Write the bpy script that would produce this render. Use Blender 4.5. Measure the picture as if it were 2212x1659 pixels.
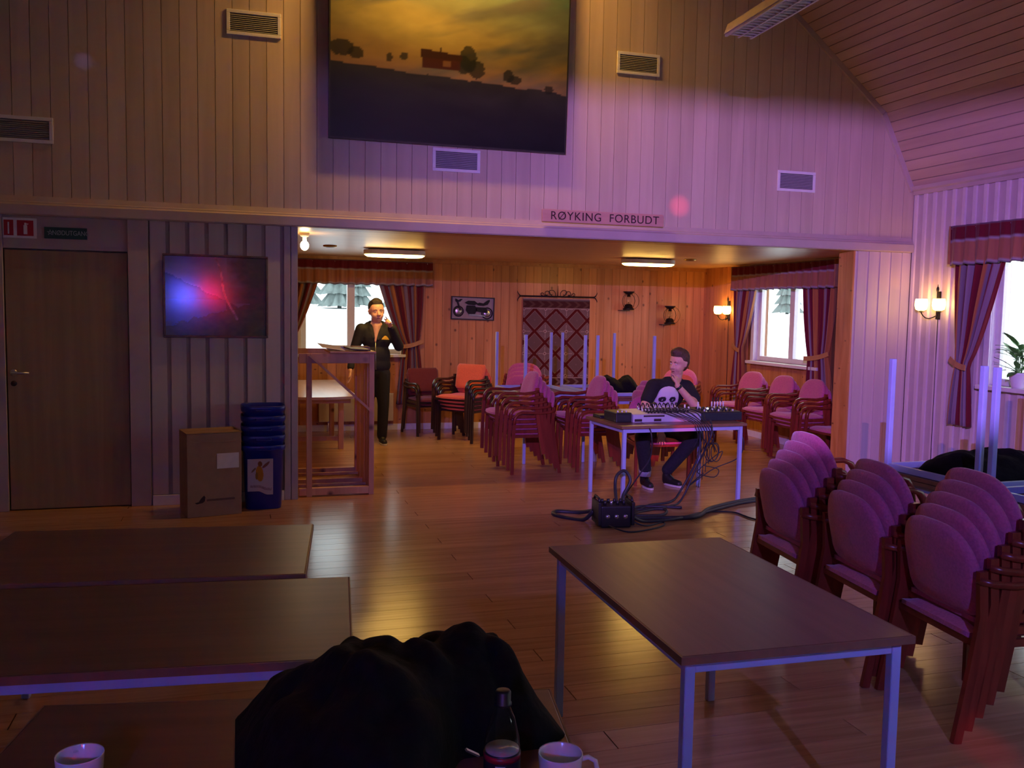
import bpy, math, random
from mathutils import Vector, Matrix
random.seed(7)
for o in list(bpy.data.objects): bpy.data.objects.remove(o, do_unlink=True)
SC = bpy.context.scene
COL = SC.collection
PI = math.pi
sin, cos = math.sin, math.cos

# ------------------------------------------------------------------ camera
YAW, PITCH, ROLL, FPX = 0.29425552, 0.08018991, -0.01750077, 1956.9
CAMZ = 1.65
def cam_axes():
    f = Vector((sin(YAW)*cos(PITCH), cos(YAW)*cos(PITCH), -sin(PITCH)))
    r = Vector((cos(YAW), -sin(YAW), 0)); u = r.cross(f)
    return r*cos(ROLL)-u*sin(ROLL), r*sin(ROLL)+u*cos(ROLL), f
_r, _u, _f = cam_axes()
cd = bpy.data.cameras.new('camera'); cd.sensor_width = 36; cd.lens = 36*FPX/2212; cd.clip_start = .05; cd.clip_end = 400
cam = bpy.data.objects.new('camera', cd); COL.objects.link(cam)
M = Matrix.Identity(4)
for i in range(3): M[i][0], M[i][1], M[i][2] = _r[i], _u[i], -_f[i]
M[2][3] = CAMZ
cam.matrix_world = M
SC.camera = cam
def ray(u, v): return _f + _r*((u-1106)/FPX) - _u*((v-829.5)/FPX)
def PY(u, v, y): d = ray(u, v); return Vector((0, 0, CAMZ)) + d*(y/d.y)     # pixel to the plane y
def PZ(u, v, z=0.): d = ray(u, v); return Vector((0, 0, CAMZ)) + d*((z-CAMZ)/d.z)
def PX(u, v, x): d = ray(u, v); return Vector((0, 0, CAMZ)) + d*(x/d.x)

# ------------------------------------------------------------------ view, world, lights
SC.view_settings.view_transform = 'Standard'; SC.view_settings.look = 'None'
SC.view_settings.exposure = 0.0; SC.view_settings.gamma = 1.0; SC.view_settings.use_curve_mapping = False
w = bpy.data.worlds.new('overcast_sky'); SC.world = w; w.use_nodes = True
bg = w.node_tree.nodes['Background']; bg.inputs[0].default_value = (.86, .95, 1.0, 1); bg.inputs[1].default_value = 4.2

def light(name, kind, loc, target, color, power, size=.01, spot=None, blend=.5, size_y=None):
    l = bpy.data.lights.new(name, kind); l.color = color; l.energy = power
    if kind == 'SPOT': l.spot_size = spot; l.spot_blend = blend; l.shadow_soft_size = size
    elif kind == 'POINT': l.shadow_soft_size = size
    elif kind == 'AREA':
        l.size = size
        if size_y: l.shape = 'RECTANGLE'; l.size_y = size_y
    o = bpy.data.objects.new(name, l); COL.objects.link(o); o.location = loc
    if target is not None: o.rotation_euler = (Vector(target)-Vector(loc)).to_track_quat('-Z', 'Y').to_euler()
    return o
R = math.radians
# stage lamps on a lighting bar behind the photographer (their flaps cut the wash off at about 3.7 m on the gable wall)
LB = (-.86, -1.2, 2.89); LR = (-.46, -1.2, 2.89); LD = (1.12, -1.2, 2.89)
light('blue_stage_light', 'SPOT', LB, (6.9, 7.9, 2.2), (.25, .17, 1.0), 3000, .006, R(70), 1.)
light('red_stage_light', 'SPOT', LR, (6.9, 7.9, 2.2), (1.0, .26, .34), 950, .006, R(67), 1.)
light('dim_blue_fill_light', 'SPOT', (1.12, -1.1, 2.8), (3.0, 3.7, .9), (.24, .20, 1.0), 330, .03, R(58), 1.)  # blue fill added for the foreground, has no fixture of its own
light('blue_effect_light', 'SPOT', (-.888, -1.15, 1.83), (-.1, 2.3, .6), (.16, .24, 1.0), 75, .08, R(66), 1.)
# narrow beams of the disco effect lamp, plus an added green glare spot
light('red_wall_beam', 'SPOT', LD, PY(1468, 445, 7.9), (1, .05, .14), 2600, .01, R(1.5), 1.)
light('red_mixer_beam', 'SPOT', LD, PY(1480, 925, 7.0), (1, .03, .04), 2600, .01, R(1.7), .8)
light('red_floor_beam', 'SPOT', LD, PZ(2125, 1610, 0), (1, .03, .08), 200, .01, R(3.2), 1.)
light('red_table_beam', 'SPOT', LD, PZ(470, 1625, .7), (1, .01, .01), 38, .01, R(6.0), 1.)
light('blue_wall_beam', 'SPOT', LD, PY(180, 132, 7.9), (.25, .2, 1), 330, .01, R(1.0), 1.)
light('green_floor_glare', 'SPOT', LD, PZ(2190, 1400, 0), (.45, 1, .5), 260, .01, R(9), .8)  # added spot imitating the greenish window glare on the floor

# ------------------------------------------------------------------ helpers: materials
def _nt(name):
    m = bpy.data.materials.new(name); m.use_nodes = True
    nt = m.node_tree; b = nt.nodes['Principled BSDF']; return m, nt, b
def _set(b, rough=.5, metal=0., spec=.5, sheen=0.):
    b.inputs['Roughness'].default_value = rough; b.inputs['Metallic'].default_value = metal
    b.inputs['Specular IOR Level'].default_value = spec
    if sheen: b.inputs['Sheen Weight'].default_value = sheen
def C4(c): return (c[0], c[1], c[2], 1)
def coords(nt, scale, rnd=True):
    tc = nt.nodes.new('ShaderNodeTexCoord'); mp = nt.nodes.new('ShaderNodeMapping')
    mp.inputs['Scale'].default_value = scale
    nt.links.new(tc.outputs['Object'], mp.inputs['Vector'])
    if rnd:
        oi = nt.nodes.new('ShaderNodeObjectInfo'); mu = nt.nodes.new('ShaderNodeMath'); mu.operation = 'MULTIPLY'; mu.inputs[1].default_value = 60
        nt.links.new(oi.outputs['Random'], mu.inputs[0])
        va = nt.nodes.new('ShaderNodeVectorMath'); nt.links.new(mp.outputs[0], va.inputs[0]); nt.links.new(mu.outputs[0], va.inputs[1])
        return va.outputs[0], oi
    return mp.outputs[0], None
def mat(name, c, rough=.5, metal=0., var=.0, scale=20., bump=0., spec=.5, sheen=0., emit=None, estr=0.):
    m, nt, b = _nt(name); _set(b, rough, metal, spec, sheen)
    b.inputs['Base Color'].default_value = C4(c)
    if var or bump:
        v, _ = coords(nt, (scale,)*3)
        n = nt.nodes.new('ShaderNodeTexNoise'); n.inputs['Scale'].default_value = 1; n.inputs['Detail'].default_value = 4
        nt.links.new(v, n.inputs['Vector'])
        if var:
            r = nt.nodes.new('ShaderNodeValToRGB')
            r.color_ramp.elements[0].position = .3; r.color_ramp.elements[1].position = .7
            r.color_ramp.elements[0].color = C4([max(0, x*(1-var)) for x in c]); r.color_ramp.elements[1].color = C4([min(1, x*(1+var)) for x in c])
            nt.links.new(n.outputs['Fac'], r.inputs[0]); nt.links.new(r.outputs[0], b.inputs['Base Color'])
        if bump:
            bp = nt.nodes.new('ShaderNodeBump'); bp.inputs['Strength'].default_value = bump; bp.inputs['Distance'].default_value = .01
            nt.links.new(n.outputs['Fac'], bp.inputs['Height']); nt.links.new(bp.outputs[0], b.inputs['Normal'])
    if emit:
        b.inputs['Emission Color'].default_value = C4(emit); b.inputs['Emission Strength'].default_value = estr
    return m
def wood(name, c1, c2, scale, rough=.5, knots=0., rv=.25, spec=.5, bump=.0, knotcol=(.13, .045, .015), kz=1.):
    """grain noise in object coordinates; scale is small along the grain; rv = plank to plank variation"""
    m, nt, b = _nt(name); _set(b, rough, 0, spec)
    v, oi = coords(nt, scale)
    n = nt.nodes.new('ShaderNodeTexNoise'); n.inputs['Scale'].default_value = 1; n.inputs['Detail'].default_value = 5; n.inputs['Distortion'].default_value = .6
    nt.links.new(v, n.inputs['Vector'])
    r = nt.nodes.new('ShaderNodeValToRGB'); r.color_ramp.elements[0].position = .32; r.color_ramp.elements[1].position = .68
    r.color_ramp.elements[0].color = C4(c1); r.color_ramp.elements[1].color = C4(c2)
    nt.links.new(n.outputs['Fac'], r.inputs[0])
    out = r.outputs[0]
    if knots:
        v2, _ = coords(nt, (knots, knots, knots*kz))
        vo = nt.nodes.new('ShaderNodeTexVoronoi'); vo.inputs['Scale'].default_value = 1; nt.links.new(v2, vo.inputs['Vector'])
        kr = nt.nodes.new('ShaderNodeValToRGB'); kr.color_ramp.elements[0].position = .05; kr.color_ramp.elements[1].position = .16
        kr.color_ramp.elements[0].color = (1, 1, 1, 1); kr.color_ramp.elements[1].color = (0, 0, 0, 1)
        nt.links.new(vo.outputs['Distance'], kr.inputs[0])
        mx = nt.nodes.new('ShaderNodeMix'); mx.data_type = 'RGBA'; mx.inputs['B'].default_value = C4(knotcol)
        nt.links.new(kr.outputs[0], mx.inputs['Factor']); nt.links.new(out, mx.inputs['A']); out = mx.outputs['Result']
    if rv:
        h = nt.nodes.new('ShaderNodeHueSaturation'); mr = nt.nodes.new('ShaderNodeMapRange')
        mr.inputs['To Min'].default_value = 1-rv; mr.inputs['To Max'].default_value = 1+rv
        nt.links.new(oi.outputs['Random'], mr.inputs['Value']); nt.links.new(mr.outputs[0], h.inputs['Value']); nt.links.new(out, h.inputs['Color']); out = h.outputs[0]
    nt.links.new(out, b.inputs['Base Color'])
    if bump:
        bp = nt.nodes.new('ShaderNodeBump'); bp.inputs['Strength'].default_value = bump; bp.inputs['Distance'].default_value = .004
        nt.links.new(n.outputs['Fac'], bp.inputs['Height']); nt.links.new(bp.outputs[0], b.inputs['Normal'])
    return m
def vcol(name, rough=.7, spec=.4, sheen=0., coat=0., gain=1., trans=0.):
    m, nt, b = _nt(name); _set(b, rough, 0, spec, sheen)
    a = nt.nodes.new('ShaderNodeAttribute'); a.attribute_name = 'Col'
    nt.links.new(a.outputs['Color'], b.inputs['Base Color'])
    if coat: b.inputs['Coat Weight'].default_value = coat; b.inputs['Coat Roughness'].default_value = .13
    if trans:
        tr = nt.nodes.new('ShaderNodeBsdfTranslucent'); nt.links.new(a.outputs['Color'], tr.inputs['Color'])
        mx = nt.nodes.new('ShaderNodeMixShader'); mx.inputs[0].default_value = trans
        nt.links.new(b.outputs[0], mx.inputs[1]); nt.links.new(tr.outputs[0], mx.inputs[2]); nt.links.new(mx.outputs[0], nt.nodes['Material Output'].inputs[0])
    return m
def glassmat(name, tint=(.95, .98, .97)):
    m, nt, b = _nt(name); nt.nodes.remove(b)
    t = nt.nodes.new('ShaderNodeBsdfTransparent'); t.inputs[0].default_value = C4(tint)
    g = nt.nodes.new('ShaderNodeBsdfGlossy'); g.inputs['Roughness'].default_value = .03
    fr = nt.nodes.new('ShaderNodeLayerWeight'); pw = nt.nodes.new('ShaderNodeMath'); pw.operation = 'POWER'; pw.inputs[1].default_value = 4
    nt.links.new(fr.outputs['Facing'], pw.inputs[0]); ad = nt.nodes.new('ShaderNodeMath'); ad.operation = 'ADD'; ad.inputs[1].default_value = .04; nt.links.new(pw.outputs[0], ad.inputs[0])
    mx = nt.nodes.new('ShaderNodeMixShader'); nt.links.new(ad.outputs[0], mx.inputs[0]); nt.links.new(t.outputs[0], mx.inputs[1]); nt.links.new(g.outputs[0], mx.inputs[2])
    nt.links.new(mx.outputs[0], nt.nodes['Material Output'].inputs[0]); return m

M_ = {}
M_['gable'] = wood('painted_gable_boards', (.50, .40, .30), (.58, .47, .36), (9, 9, .7), .55, rv=.07)
M_['panel'] = wood('painted_wall_boards', (.52, .44, .40), (.60, .51, .46), (9, 9, .7), .5, rv=.06)
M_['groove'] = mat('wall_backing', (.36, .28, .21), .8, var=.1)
M_['recess_shade'] = mat('shade_darkened_boards', (.36, .29, .26), .6, var=.06, scale=6)  # same paint as the wall boards, darkened to stand for shade in the gaps
M_['batten'] = mat('pale_battens', (.64, .56, .54), .45, var=.05, scale=6)  # battens lighter in tone than the side boards
M_['boards'] = mat('painted_side_boards', (.49, .41, .40), .55, var=.06, scale=6)
M_['trim'] = mat('painted_trim', (.47, .38, .34), .5, var=.06, scale=6)
M_['ceil'] = wood('ceiling_boards', (.46, .33, .24), (.54, .40, .30), (9, .6, 9), .55, rv=.08)
M_['pine'] = wood('pine_boards', (.44, .165, .045), (.58, .255, .085), (14, 14, 2.0), .38, knots=7, rv=.14, kz=1.9)
M_['pinedark'] = mat('pine_groove', (.24, .09, .03), .7, var=.1)
M_['pineceil'] = wood('alcove_ceiling_boards', (.60, .34, .14), (.70, .42, .19), (.7, 12, 12), .38, rv=0)
M_['floor'] = wood('floor_planks', (.40, .205, .092), (.54, .295, .14), (1.4, 26, 26), .22, rv=.10, spec=.45)
M_['subfloor'] = mat('subfloor', (.16, .07, .03), .8, var=.1)
M_['door'] = wood('door_veneer', (.29, .20, .085), (.36, .255, .11), (16, 16, .8), .5, rv=0)
M_['steel'] = mat('lacquered_steel', (.37, .44, .70), .4, .0, var=.05, scale=8)
M_['tabletop'] = wood('table_laminate', (.135, .058, .038), (.19, .085, .055), (1.2, 22, 22), .33, rv=.12)
M_['tableedge'] = mat('table_edge', (.22, .11, .06), .45, var=.1)
M_['cherry'] = wood('stained_beech', (.16, .022, .012), (.24, .040, .020), (18, 18, 2), .3, rv=.15)
M_['purple'] = mat('plum_upholstery', (.50, .10, .22), .95, var=.14, scale=90, bump=.25, sheen=.3)
M_['orange'] = mat('orange_upholstery', (.72, .13, .05), .8, var=.1, scale=80, bump=.2, sheen=.2)
M_['darkred'] = mat('dark_red_upholstery', (.16, .018, .018), .85, var=.1, scale=80, bump=.2, sheen=.2)
M_['darkwood'] = wood('dark_stained_wood', (.022, .010, .008), (.045, .02, .014), (18, 18, 2), .35, rv=.1)
M_['black'] = mat('black_plastic', (.012, .012, .014), .45, var=.2)
M_['blackcloth'] = mat('black_cloth', (.005, .005, .006), .95, var=.3, scale=40, bump=.4, spec=.2)
M_['rubber'] = mat('cable_rubber', (.02, .022, .03), .5, var=.2)
M_['white'] = mat('white_paint', (.75, .75, .74), .45, var=.04)
M_['winwhite'] = mat('window_paint', (.68, .66, .66), .4, var=.04)
M_['iron'] = mat('wrought_iron', (.015, .012, .012), .5, .6, var=.3)
M_['brass'] = mat('brass', (.40, .26, .09), .35, .9, var=.2)
M_['chrome'] = mat('brushed_metal', (.55, .55, .55), .3, .9, var=.1)
M_['glass'] = glassmat('window_glass')
M_['lampglass'] = mat('lit_frosted_glass', (.9, .75, .4), .5, emit=(1.0, .60, .17), estr=14)
M_['plafond'] = mat('lit_plafond_cover', (.9, .8, .4), .5, emit=(1.0, .58, .12), estr=40)
M_['bulb'] = mat('lit_bulb', (1, .9, .7), .5, emit=(1.0, .70, .34), estr=60)
M_['skin'] = mat('skin', (.66, .36, .25), .55, var=.08, scale=30)
M_['hair_dark'] = mat('dark_hair', (.022, .014, .010), .6, var=.4, scale=120, bump=.6)
M_['hair_brown'] = mat('brown_hair', (.075, .035, .02), .6, var=.4, scale=120, bump=.6)
M_['jacket'] = mat('black_tracksuit', (.012, .012, .013), .8, var=.2, scale=40, bump=.2)
M_['tee'] = mat('black_tshirt', (.011, .010, .013), .9, var=.2, scale=40, bump=.2)
M_['jeans'] = mat('dark_jeans', (.012, .013, .02), .9, var=.3, scale=50, bump=.2)
M_['paper'] = mat('paper', (.72, .66, .58), .8, var=.05)
M_['card'] = mat('cardboard', (.33, .20, .115), .85, var=.08, scale=12)
M_['bin'] = mat('blue_plastic', (.008, .022, .26), .3, var=.05)
M_['pinefurn'] = wood('pine_furniture', (.46, .21, .10), (.60, .31, .16), (12, 12, 1.2), .45, knots=4, rv=.15)
M_['vcloth'] = vcol('striped_cloth', .85, .2, .2, trans=.28)
M_['vrug'] = vcol('woven_tapestry', .95, .1, .2)
M_['voil'] = vcol('oil_painting', .35, .45)
M_['vpic'] = vcol('glazed_picture', .5, .5, coat=1.)
M_['vprint'] = vcol('print', .6, .3)
M_['china'] = mat('white_china', (.72, .73, .76), .15, var=.03)
M_['tea'] = mat('pale_drink', (.50, .48, .22), .1, var=.05)

# ------------------------------------------------------------------ helpers: objects
def link(o, parent=None, kind=None):
    COL.objects.link(o)
    if parent is not None: o.parent = parent
    if kind: o['kind'] = kind
    return o
def tag(o, label, cat, group=None, kind=None):
    o['label'] = label; o['category'] = cat
    if group: o['group'] = group
    if kind: o['kind'] = kind
    return o
def thing(name, label, cat, loc=(0, 0, 0), rz=0., group=None, rx=0., ry=0.):
    o = bpy.data.objects.new(name, None); o.empty_display_size = .1; COL.objects.link(o)
    o.location = loc; o.rotation_euler = (rx, ry, rz); return tag(o, label, cat, group)
class MB:
    def __init__(s): s.v = []; s.f = []; s.sm = []
    def add(s, vs, fs, smooth=False):
        n = len(s.v); s.v += [tuple(v) for v in vs]; s.f += [tuple(i+n for i in f) for f in fs]; s.sm += [smooth]*len(fs); return s
    def box(s, a, b):
        x0, y0, z0 = a; x1, y1, z1 = b
        if x0 > x1: x0, x1 = x1, x0
        if y0 > y1: y0, y1 = y1, y0
        if z0 > z1: z0, z1 = z1, z0
        return s.add([(x0,y0,z0),(x1,y0,z0),(x1,y1,z0),(x0,y1,z0),(x0,y0,z1),(x1,y0,z1),(x1,y1,z1),(x0,y1,z1)],
                     [(0,3,2,1),(4,5,6,7),(0,1,5,4),(1,2,6,5),(2,3,7,6),(3,0,4,7)])
    def bar(s, p, q, w, h, up=(0, 0, 1)):
        """square bar from p to q, w wide, h high"""
        return s.sweep([p, q], w, h, up)
    def sweep(s, pts, w, h, up=(0, 0, 1), smooth=False):
        pts = [Vector(p) for p in pts]; up = Vector(up); rings = []
        for i, p in enumerate(pts):
            t = (pts[min(i+1, len(pts)-1)]-pts[max(i-1, 0)]).normalized()
            side = t.cross(up)
            if side.length < 1e-4: side = t.cross(Vector((0, 1, 0)))
            side.normalize(); n = side.cross(t).normalized()
            rings.append([p-side*w/2-n*h/2, p+side*w/2-n*h/2, p+side*w/2+n*h/2, p-side*w/2+n*h/2])
        vs = [v for r in rings for v in r]; fs = []
        for i in range(len(pts)-1):
            for k in range(4): fs.append((i*4+k, i*4+(k+1) % 4, (i+1)*4+(k+1) % 4, (i+1)*4+k))
        e = (len(pts)-1)*4; fs += [(3, 2, 1, 0), (e, e+1, e+2, e+3)]
        return s.add(vs, fs, smooth)
    def tube(s, pts, r, n=8, smooth=True, cap=True):
        pts = [Vector(p) for p in pts]; rr = r if isinstance(r, (list, tuple)) else [r]*len(pts)
        vs = []; fs = []; prev = None
        for i, p in enumerate(pts):
            t = (pts[min(i+1, len(pts)-1)]-pts[max(i-1, 0)])
            t = t.normalized() if t.length > 1e-9 else Vector((0, 0, 1))
            if prev is None:
                a = t.cross(Vector((0, 0, 1)))
                if a.length < 1e-3: a = t.cross(Vector((1, 0, 0)))
            else: a = prev - t*prev.dot(t)
            a.normalize(); prev = a; b = t.cross(a)
            for k in range(n):
                an = 2*PI*k/n; vs.append(p+(a*cos(an)+b*sin(an))*rr[i])
        for i in range(len(pts)-1):
            for k in range(n): fs.append((i*n+k, i*n+(k+1) % n, (i+1)*n+(k+1) % n, (i+1)*n+k))
        s.add(vs, fs, smooth)
        if cap:
            m = len(s.v)-len(vs); e = m+(len(pts)-1)*n
            s.f.append(tuple(m+k for k in range(n-1, -1, -1))); s.f.append(tuple(e+k for k in range(n))); s.sm += [False, False]
        return s
    def lathe(s, prof, n=20, c=(0, 0, 0), smooth=True):
        vs = []; fs = []
        for (r, z) in prof:
            for k in range(n): vs.append((c[0]+r*cos(2*PI*k/n), c[1]+r*sin(2*PI*k/n), c[2]+z))
        for i in range(len(prof)-1):
            for k in range(n): fs.append((i*n+k, i*n+(k+1) % n, (i+1)*n+(k+1) % n, (i+1)*n+k))
        s.add(vs, fs, smooth); m = len(s.v)-len(vs)
        if prof[0][0] > 1e-4: s.f.append(tuple(m+k for k in range(n-1, -1, -1))); s.sm.append(False)
        if prof[-1][0] > 1e-4: e = m+(len(prof)-1)*n; s.f.append(tuple(e+k for k in range(n))); s.sm.append(False)
        return s
    def prism(s, poly, a, b, axis='y', smooth=False):
        """polygon (2d list) extruded from a to b along axis"""
        def P(p, t): return {'y': (p[0], t, p[1]), 'x': (t, p[0], p[1]), 'z': (p[0], p[1], t)}[axis]
        n = len(poly); vs = [P(p, a) for p in poly]+[P(p, b) for p in poly]
        fs = [tuple(range(n)), tuple(range(2*n-1, n-1, -1))]+[(i, (i+n), (i+1) % n+n, (i+1) % n) for i in range(n)]
        s.add(vs, fs[:2]); n0 = len(s.v)-2*n
        s.f += [tuple(j+n0 for j in f) for f in fs[2:]]; s.sm += [smooth]*n; return s
    def ball(s, c, r, n=12, m=8):
        r = r if isinstance(r, (tuple, list)) else (r, r, r); vs = [(c[0], c[1], c[2]+r[2])]; fs = []
        for i in range(1, m):
            th = PI*i/m
            for k in range(n): vs.append((c[0]+r[0]*sin(th)*cos(2*PI*k/n), c[1]+r[1]*sin(th)*sin(2*PI*k/n), c[2]+r[2]*cos(th)))
        vs.append((c[0], c[1], c[2]-r[2])); e = len(vs)-1
        for k in range(n): fs.append((0, 1+k, 1+(k+1) % n))
        for i in range(m-2):
            for k in range(n): a = 1+i*n; fs.append((a+k, a+n+k, a+n+(k+1) % n, a+(k+1) % n))
        a = 1+(m-2)*n
        for k in range(n): fs.append((a+k, e, a+(k+1) % n))
        return s.add(vs, fs, True)
    def mesh(s, name, m=None, fix=True):
        me = bpy.data.meshes.new(name); me.from_pydata(s.v, [], s.f)
        me.polygons.foreach_set('use_smooth', s.sm); me.update()
        if fix:
            import bmesh
            bm = bmesh.new(); bm.from_mesh(me); bmesh.ops.recalc_face_normals(bm, faces=bm.faces); bm.to_mesh(me); bm.free()
        if m: me.materials.append(M_[m] if isinstance(m, str) else m)
        return me
    def build(s, name, m, parent=None, loc=None, rz=0., bevel=0., kind=None, fix=True):
        o = bpy.data.objects.new(name, s.mesh(name, m, fix)); link(o, parent, kind)
        if loc is not None: o.location = loc
        if rz: o.rotation_euler[2] = rz
        if bevel:
            b = o.modifiers.new('bevel', 'BEVEL'); b.width = bevel; b.segments = 2; b.limit_method = 'ANGLE'
        return o
def struct(name, mb, m, label, cat='wall', **k):
    o = mb.build(name, m, **k); o['kind'] = 'structure'; return tag(o, label, cat)
def shared(name, me, parent, loc, rot=(0, 0, 0), scale=(1, 1, 1)):
    o = bpy.data.objects.new(name, me); link(o, parent); o.location = loc; o.rotation_euler = rot; o.scale = scale; return o
def copy_tree(root, loc, rz, label):
    r = root.copy(); COL.objects.link(r); r.location = loc; r.rotation_euler[2] = rz; r['label'] = label
    for ch in root.children:
        c = ch.copy(); COL.objects.link(c); c.parent = r
        for g in ch.children:
            d = g.copy(); COL.objects.link(d); d.parent = c
    return r
def grid(fn, nu, nv, colfn=None, closed=False):
    """mesh from fn(u,v)->xyz and colfn(u,v)->rgb on u,v in 0..1"""
    vs = []; cs = []; fs = []
    for j in range(nv+1):
        for i in range(nu+1):
            u, v = i/nu, j/nv; vs.append(tuple(fn(u, v)))
            if colfn: cs.append(tuple(colfn(u, v))+(1,))
    for j in range(nv):
        for i in range(nu): a = j*(nu+1)+i; fs.append((a, a+1, a+nu+2, a+nu+1))
    return vs, fs, cs
def gridobj(name, fn, nu, nv, colfn, m, parent=None, smooth=True, solid=0.):
    vs, fs, cs = grid(fn, nu, nv, colfn); me = bpy.data.meshes.new(name); me.from_pydata(vs, [], fs)
    if cs:
        at = me.color_attributes.new('Col', 'FLOAT_COLOR', 'POINT')
        at.data.foreach_set('color', [x for c in cs for x in c])
    me.polygons.foreach_set('use_smooth', [smooth]*len(fs)); me.update(); me.materials.append(M_[m])
    o = bpy.data.objects.new(name, me); link(o, parent)
    if solid:
        s = o.modifiers.new('solid', 'SOLIDIFY'); s.thickness = solid; s.offset = 0
    return o
def textobj(name, s, size, m, parent, loc, rot, extrude=.002, align='CENTER', sx=1., spacing=1.):
    cu = bpy.data.curves.new(name, 'FONT'); cu.body = s; cu.size = size; cu.extrude = extrude; cu.align_x = align; cu.align_y = 'CENTER'; cu.space_character = spacing
    t = bpy.data.objects.new(name+'_tmp', cu); COL.objects.link(t)
    dg = bpy.context.evaluated_depsgraph_get(); me = bpy.data.meshes.new_from_object(t.evaluated_get(dg))
    bpy.data.objects.remove(t); me.materials.clear(); me.materials.append(M_[m])
    o = bpy.data.objects.new(name, me); link(o, parent); o.location = loc; o.rotation_euler = rot; o.scale = (sx, 1, 1); return o
def hsh(i, j): 
    x = math.sin(i*127.1+j*311.7)*43758.5453; return x-math.floor(x)
def vnoise(x, y):
    i, j = math.floor(x), math.floor(y); a, b = x-i, y-j; a = a*a*(3-2*a); b = b*b*(3-2*b)
    return (hsh(i, j)*(1-a)+hsh(i+1, j)*a)*(1-b)+(hsh(i, j+1)*(1-a)+hsh(i+1, j+1)*a)*b
def fbm(x, y, o=4):
    s = 0; a = .5
    for k in range(o): s += a*vnoise(x, y); x *= 2.03; y *= 2.03; a *= .5
    return s/(1-.5**o)
def lerp(a, b, t): t = max(0, min(1, t)); return tuple(a[k]+(b[k]-a[k])*t for k in range(3))
def sstep(a, b, x): t = max(0, min(1, (x-a)/(b-a))); return t*t*(3-2*t)

# ------------------------------------------------------------------ the setting
D, WT, B, XR, XL = 7.911, .23, 12.283, 6.715, -3.0
JL, JR, ZB, ZT, AC, AL, YB = .485, 6.03, 2.33, 2.475, 2.335, -.3, -3.5
XC = (XL+XR)/2
ROOF = [(XL, 2.97), (2*XC-6.32, 3.73), (2*XC-3.98, 5.6), (3.98, 5.6), (6.32, 3.73), (XR, 2.97)]
def roof(x):
    for (a, za), (b, zb) in zip(ROOF, ROOF[1:]):
        if a <= x <= b: return za+(zb-za)*(x-a)/(b-a)
    return 2.97
DX0, DX1, DZ = -1.735, -.85, 2.06           # door leaf
# floor
fl = struct('floor', MB().box((XL-.2, YB-.2, -.2), (XR+.2, B+.2, -.022)), 'subfloor', 'varnished wooden plank floor running through hall and alcove', 'floor')
fm = MB().box((0, 0, -.022), (3.23, .146, 0)).mesh('plank', 'floor')
rowy = YB; r = 0
while rowy < B-.02:
    off = [-.0, -1.1, -2.1][r % 3]; x = XL+off
    while x < XR:
        a, b = max(x, XL), min(x+3.235, XR)
        if b-a > .05 and not (rowy > D+.3 and b < AL-.2):
            shared('plank', fm, fl, (a, rowy, 0), scale=((b-a-.002)/3.23, min(.146, B-rowy)/.146, 1))
        x += 3.238
    rowy += .149; r += 1
# front gable wall with the wide opening
wf = MB()
YF, YK = D+.014, D+WT
wf.prism([(XL-.15, ZB), (XL-.15, 3.1)]+[(a, b+.06) for a, b in ROOF[1:-1]]+[(XR+.15, 3.1), (XR+.15, ZB)], YF, YK)
wf.box((XL-.1, YF, 0), (DX0-.05, YK, ZB)); wf.box((DX1+.03, YF, 0), (JL, YK, ZB)); wf.box((DX0-.05, YF, 2.10), (DX1+.03, YK, ZB))
wf.box((JR, YF, 0), (XR+.1, YK, ZB)); wf.box((DX0-.05, D+.09, 0), (DX1+.03, YK, 2.10))
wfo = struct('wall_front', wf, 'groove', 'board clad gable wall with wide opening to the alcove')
x = XL
while x < XR-.02:                                   # gable boards
    a, b = x+.002, min(x+.133, XR-.002)
    MB().prism([(a, ZT-.01), (b, ZT-.01), (b, roof(b)), (a, roof(a))], D, YF).build('plank', 'gable', wfo)
    x += .135
lowb = MB().box((0, D-.004, 0), (.116, YF, 1)).mesh('plank', 'panel')
for i in range(7): shared('plank', lowb, wfo, (-.675+i*.15, 0, .09), scale=(1, 1, ZB-.09))
shared('plank', MB().box((0, D+.006, 0), (1.05, YF, 1)).mesh('plank', 'panel'), wfo, (-.68, 0, 0), scale=(1, 1, ZB)).data.materials[0] = M_['recess_shade']
for a, b in ((.372, .425), (.430, JL)): MB().box((a, D-.012, 0), (b, YF, ZB)).build('corner_board', 'trim', wfo, bevel=.004)
MB().box((JR, D+.006, 0), (XR, YF, ZB)).build('plank', 'panel', wfo)
for i in range(5): shared('plank', lowb, wfo, (JR+.035+i*.135, 0, .02), scale=(.9, 1, ZB-.02))
for i in range(2):                                   # pine lined end of the wall
    MB().box((JR-.02, D-.004+i*.119, 0), (JR, D+.112+i*.119, ZB)).build('plank', 'pine', wfo)
MB().box((JL, YF, 0), (JL+.004, YK, ZB)).build('plank', 'pine', wfo)
prof = [(D+.02, ZB-.004), (D-.045, ZB-.004), (D-.055, ZB+.006), (D-.055, ZB+.075), (D-.040, ZB+.088), (D-.038, ZB+.098), (D-.026, ZB+.105), (D-.016, ZT-.012), (D-.012, ZT), (D+.02, ZT)]
struct('trim_1', MB().prism(prof, XL, 6.70, 'x'), 'trim', 'moulded beam board running across the wall above the opening', 'trim')
struct('trim_2', MB().box((JL, D+.004, ZB-.006), (JR, YK, ZB+.004)), 'pine', 'pine boarded underside of the beam over the opening', 'trim')
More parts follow.
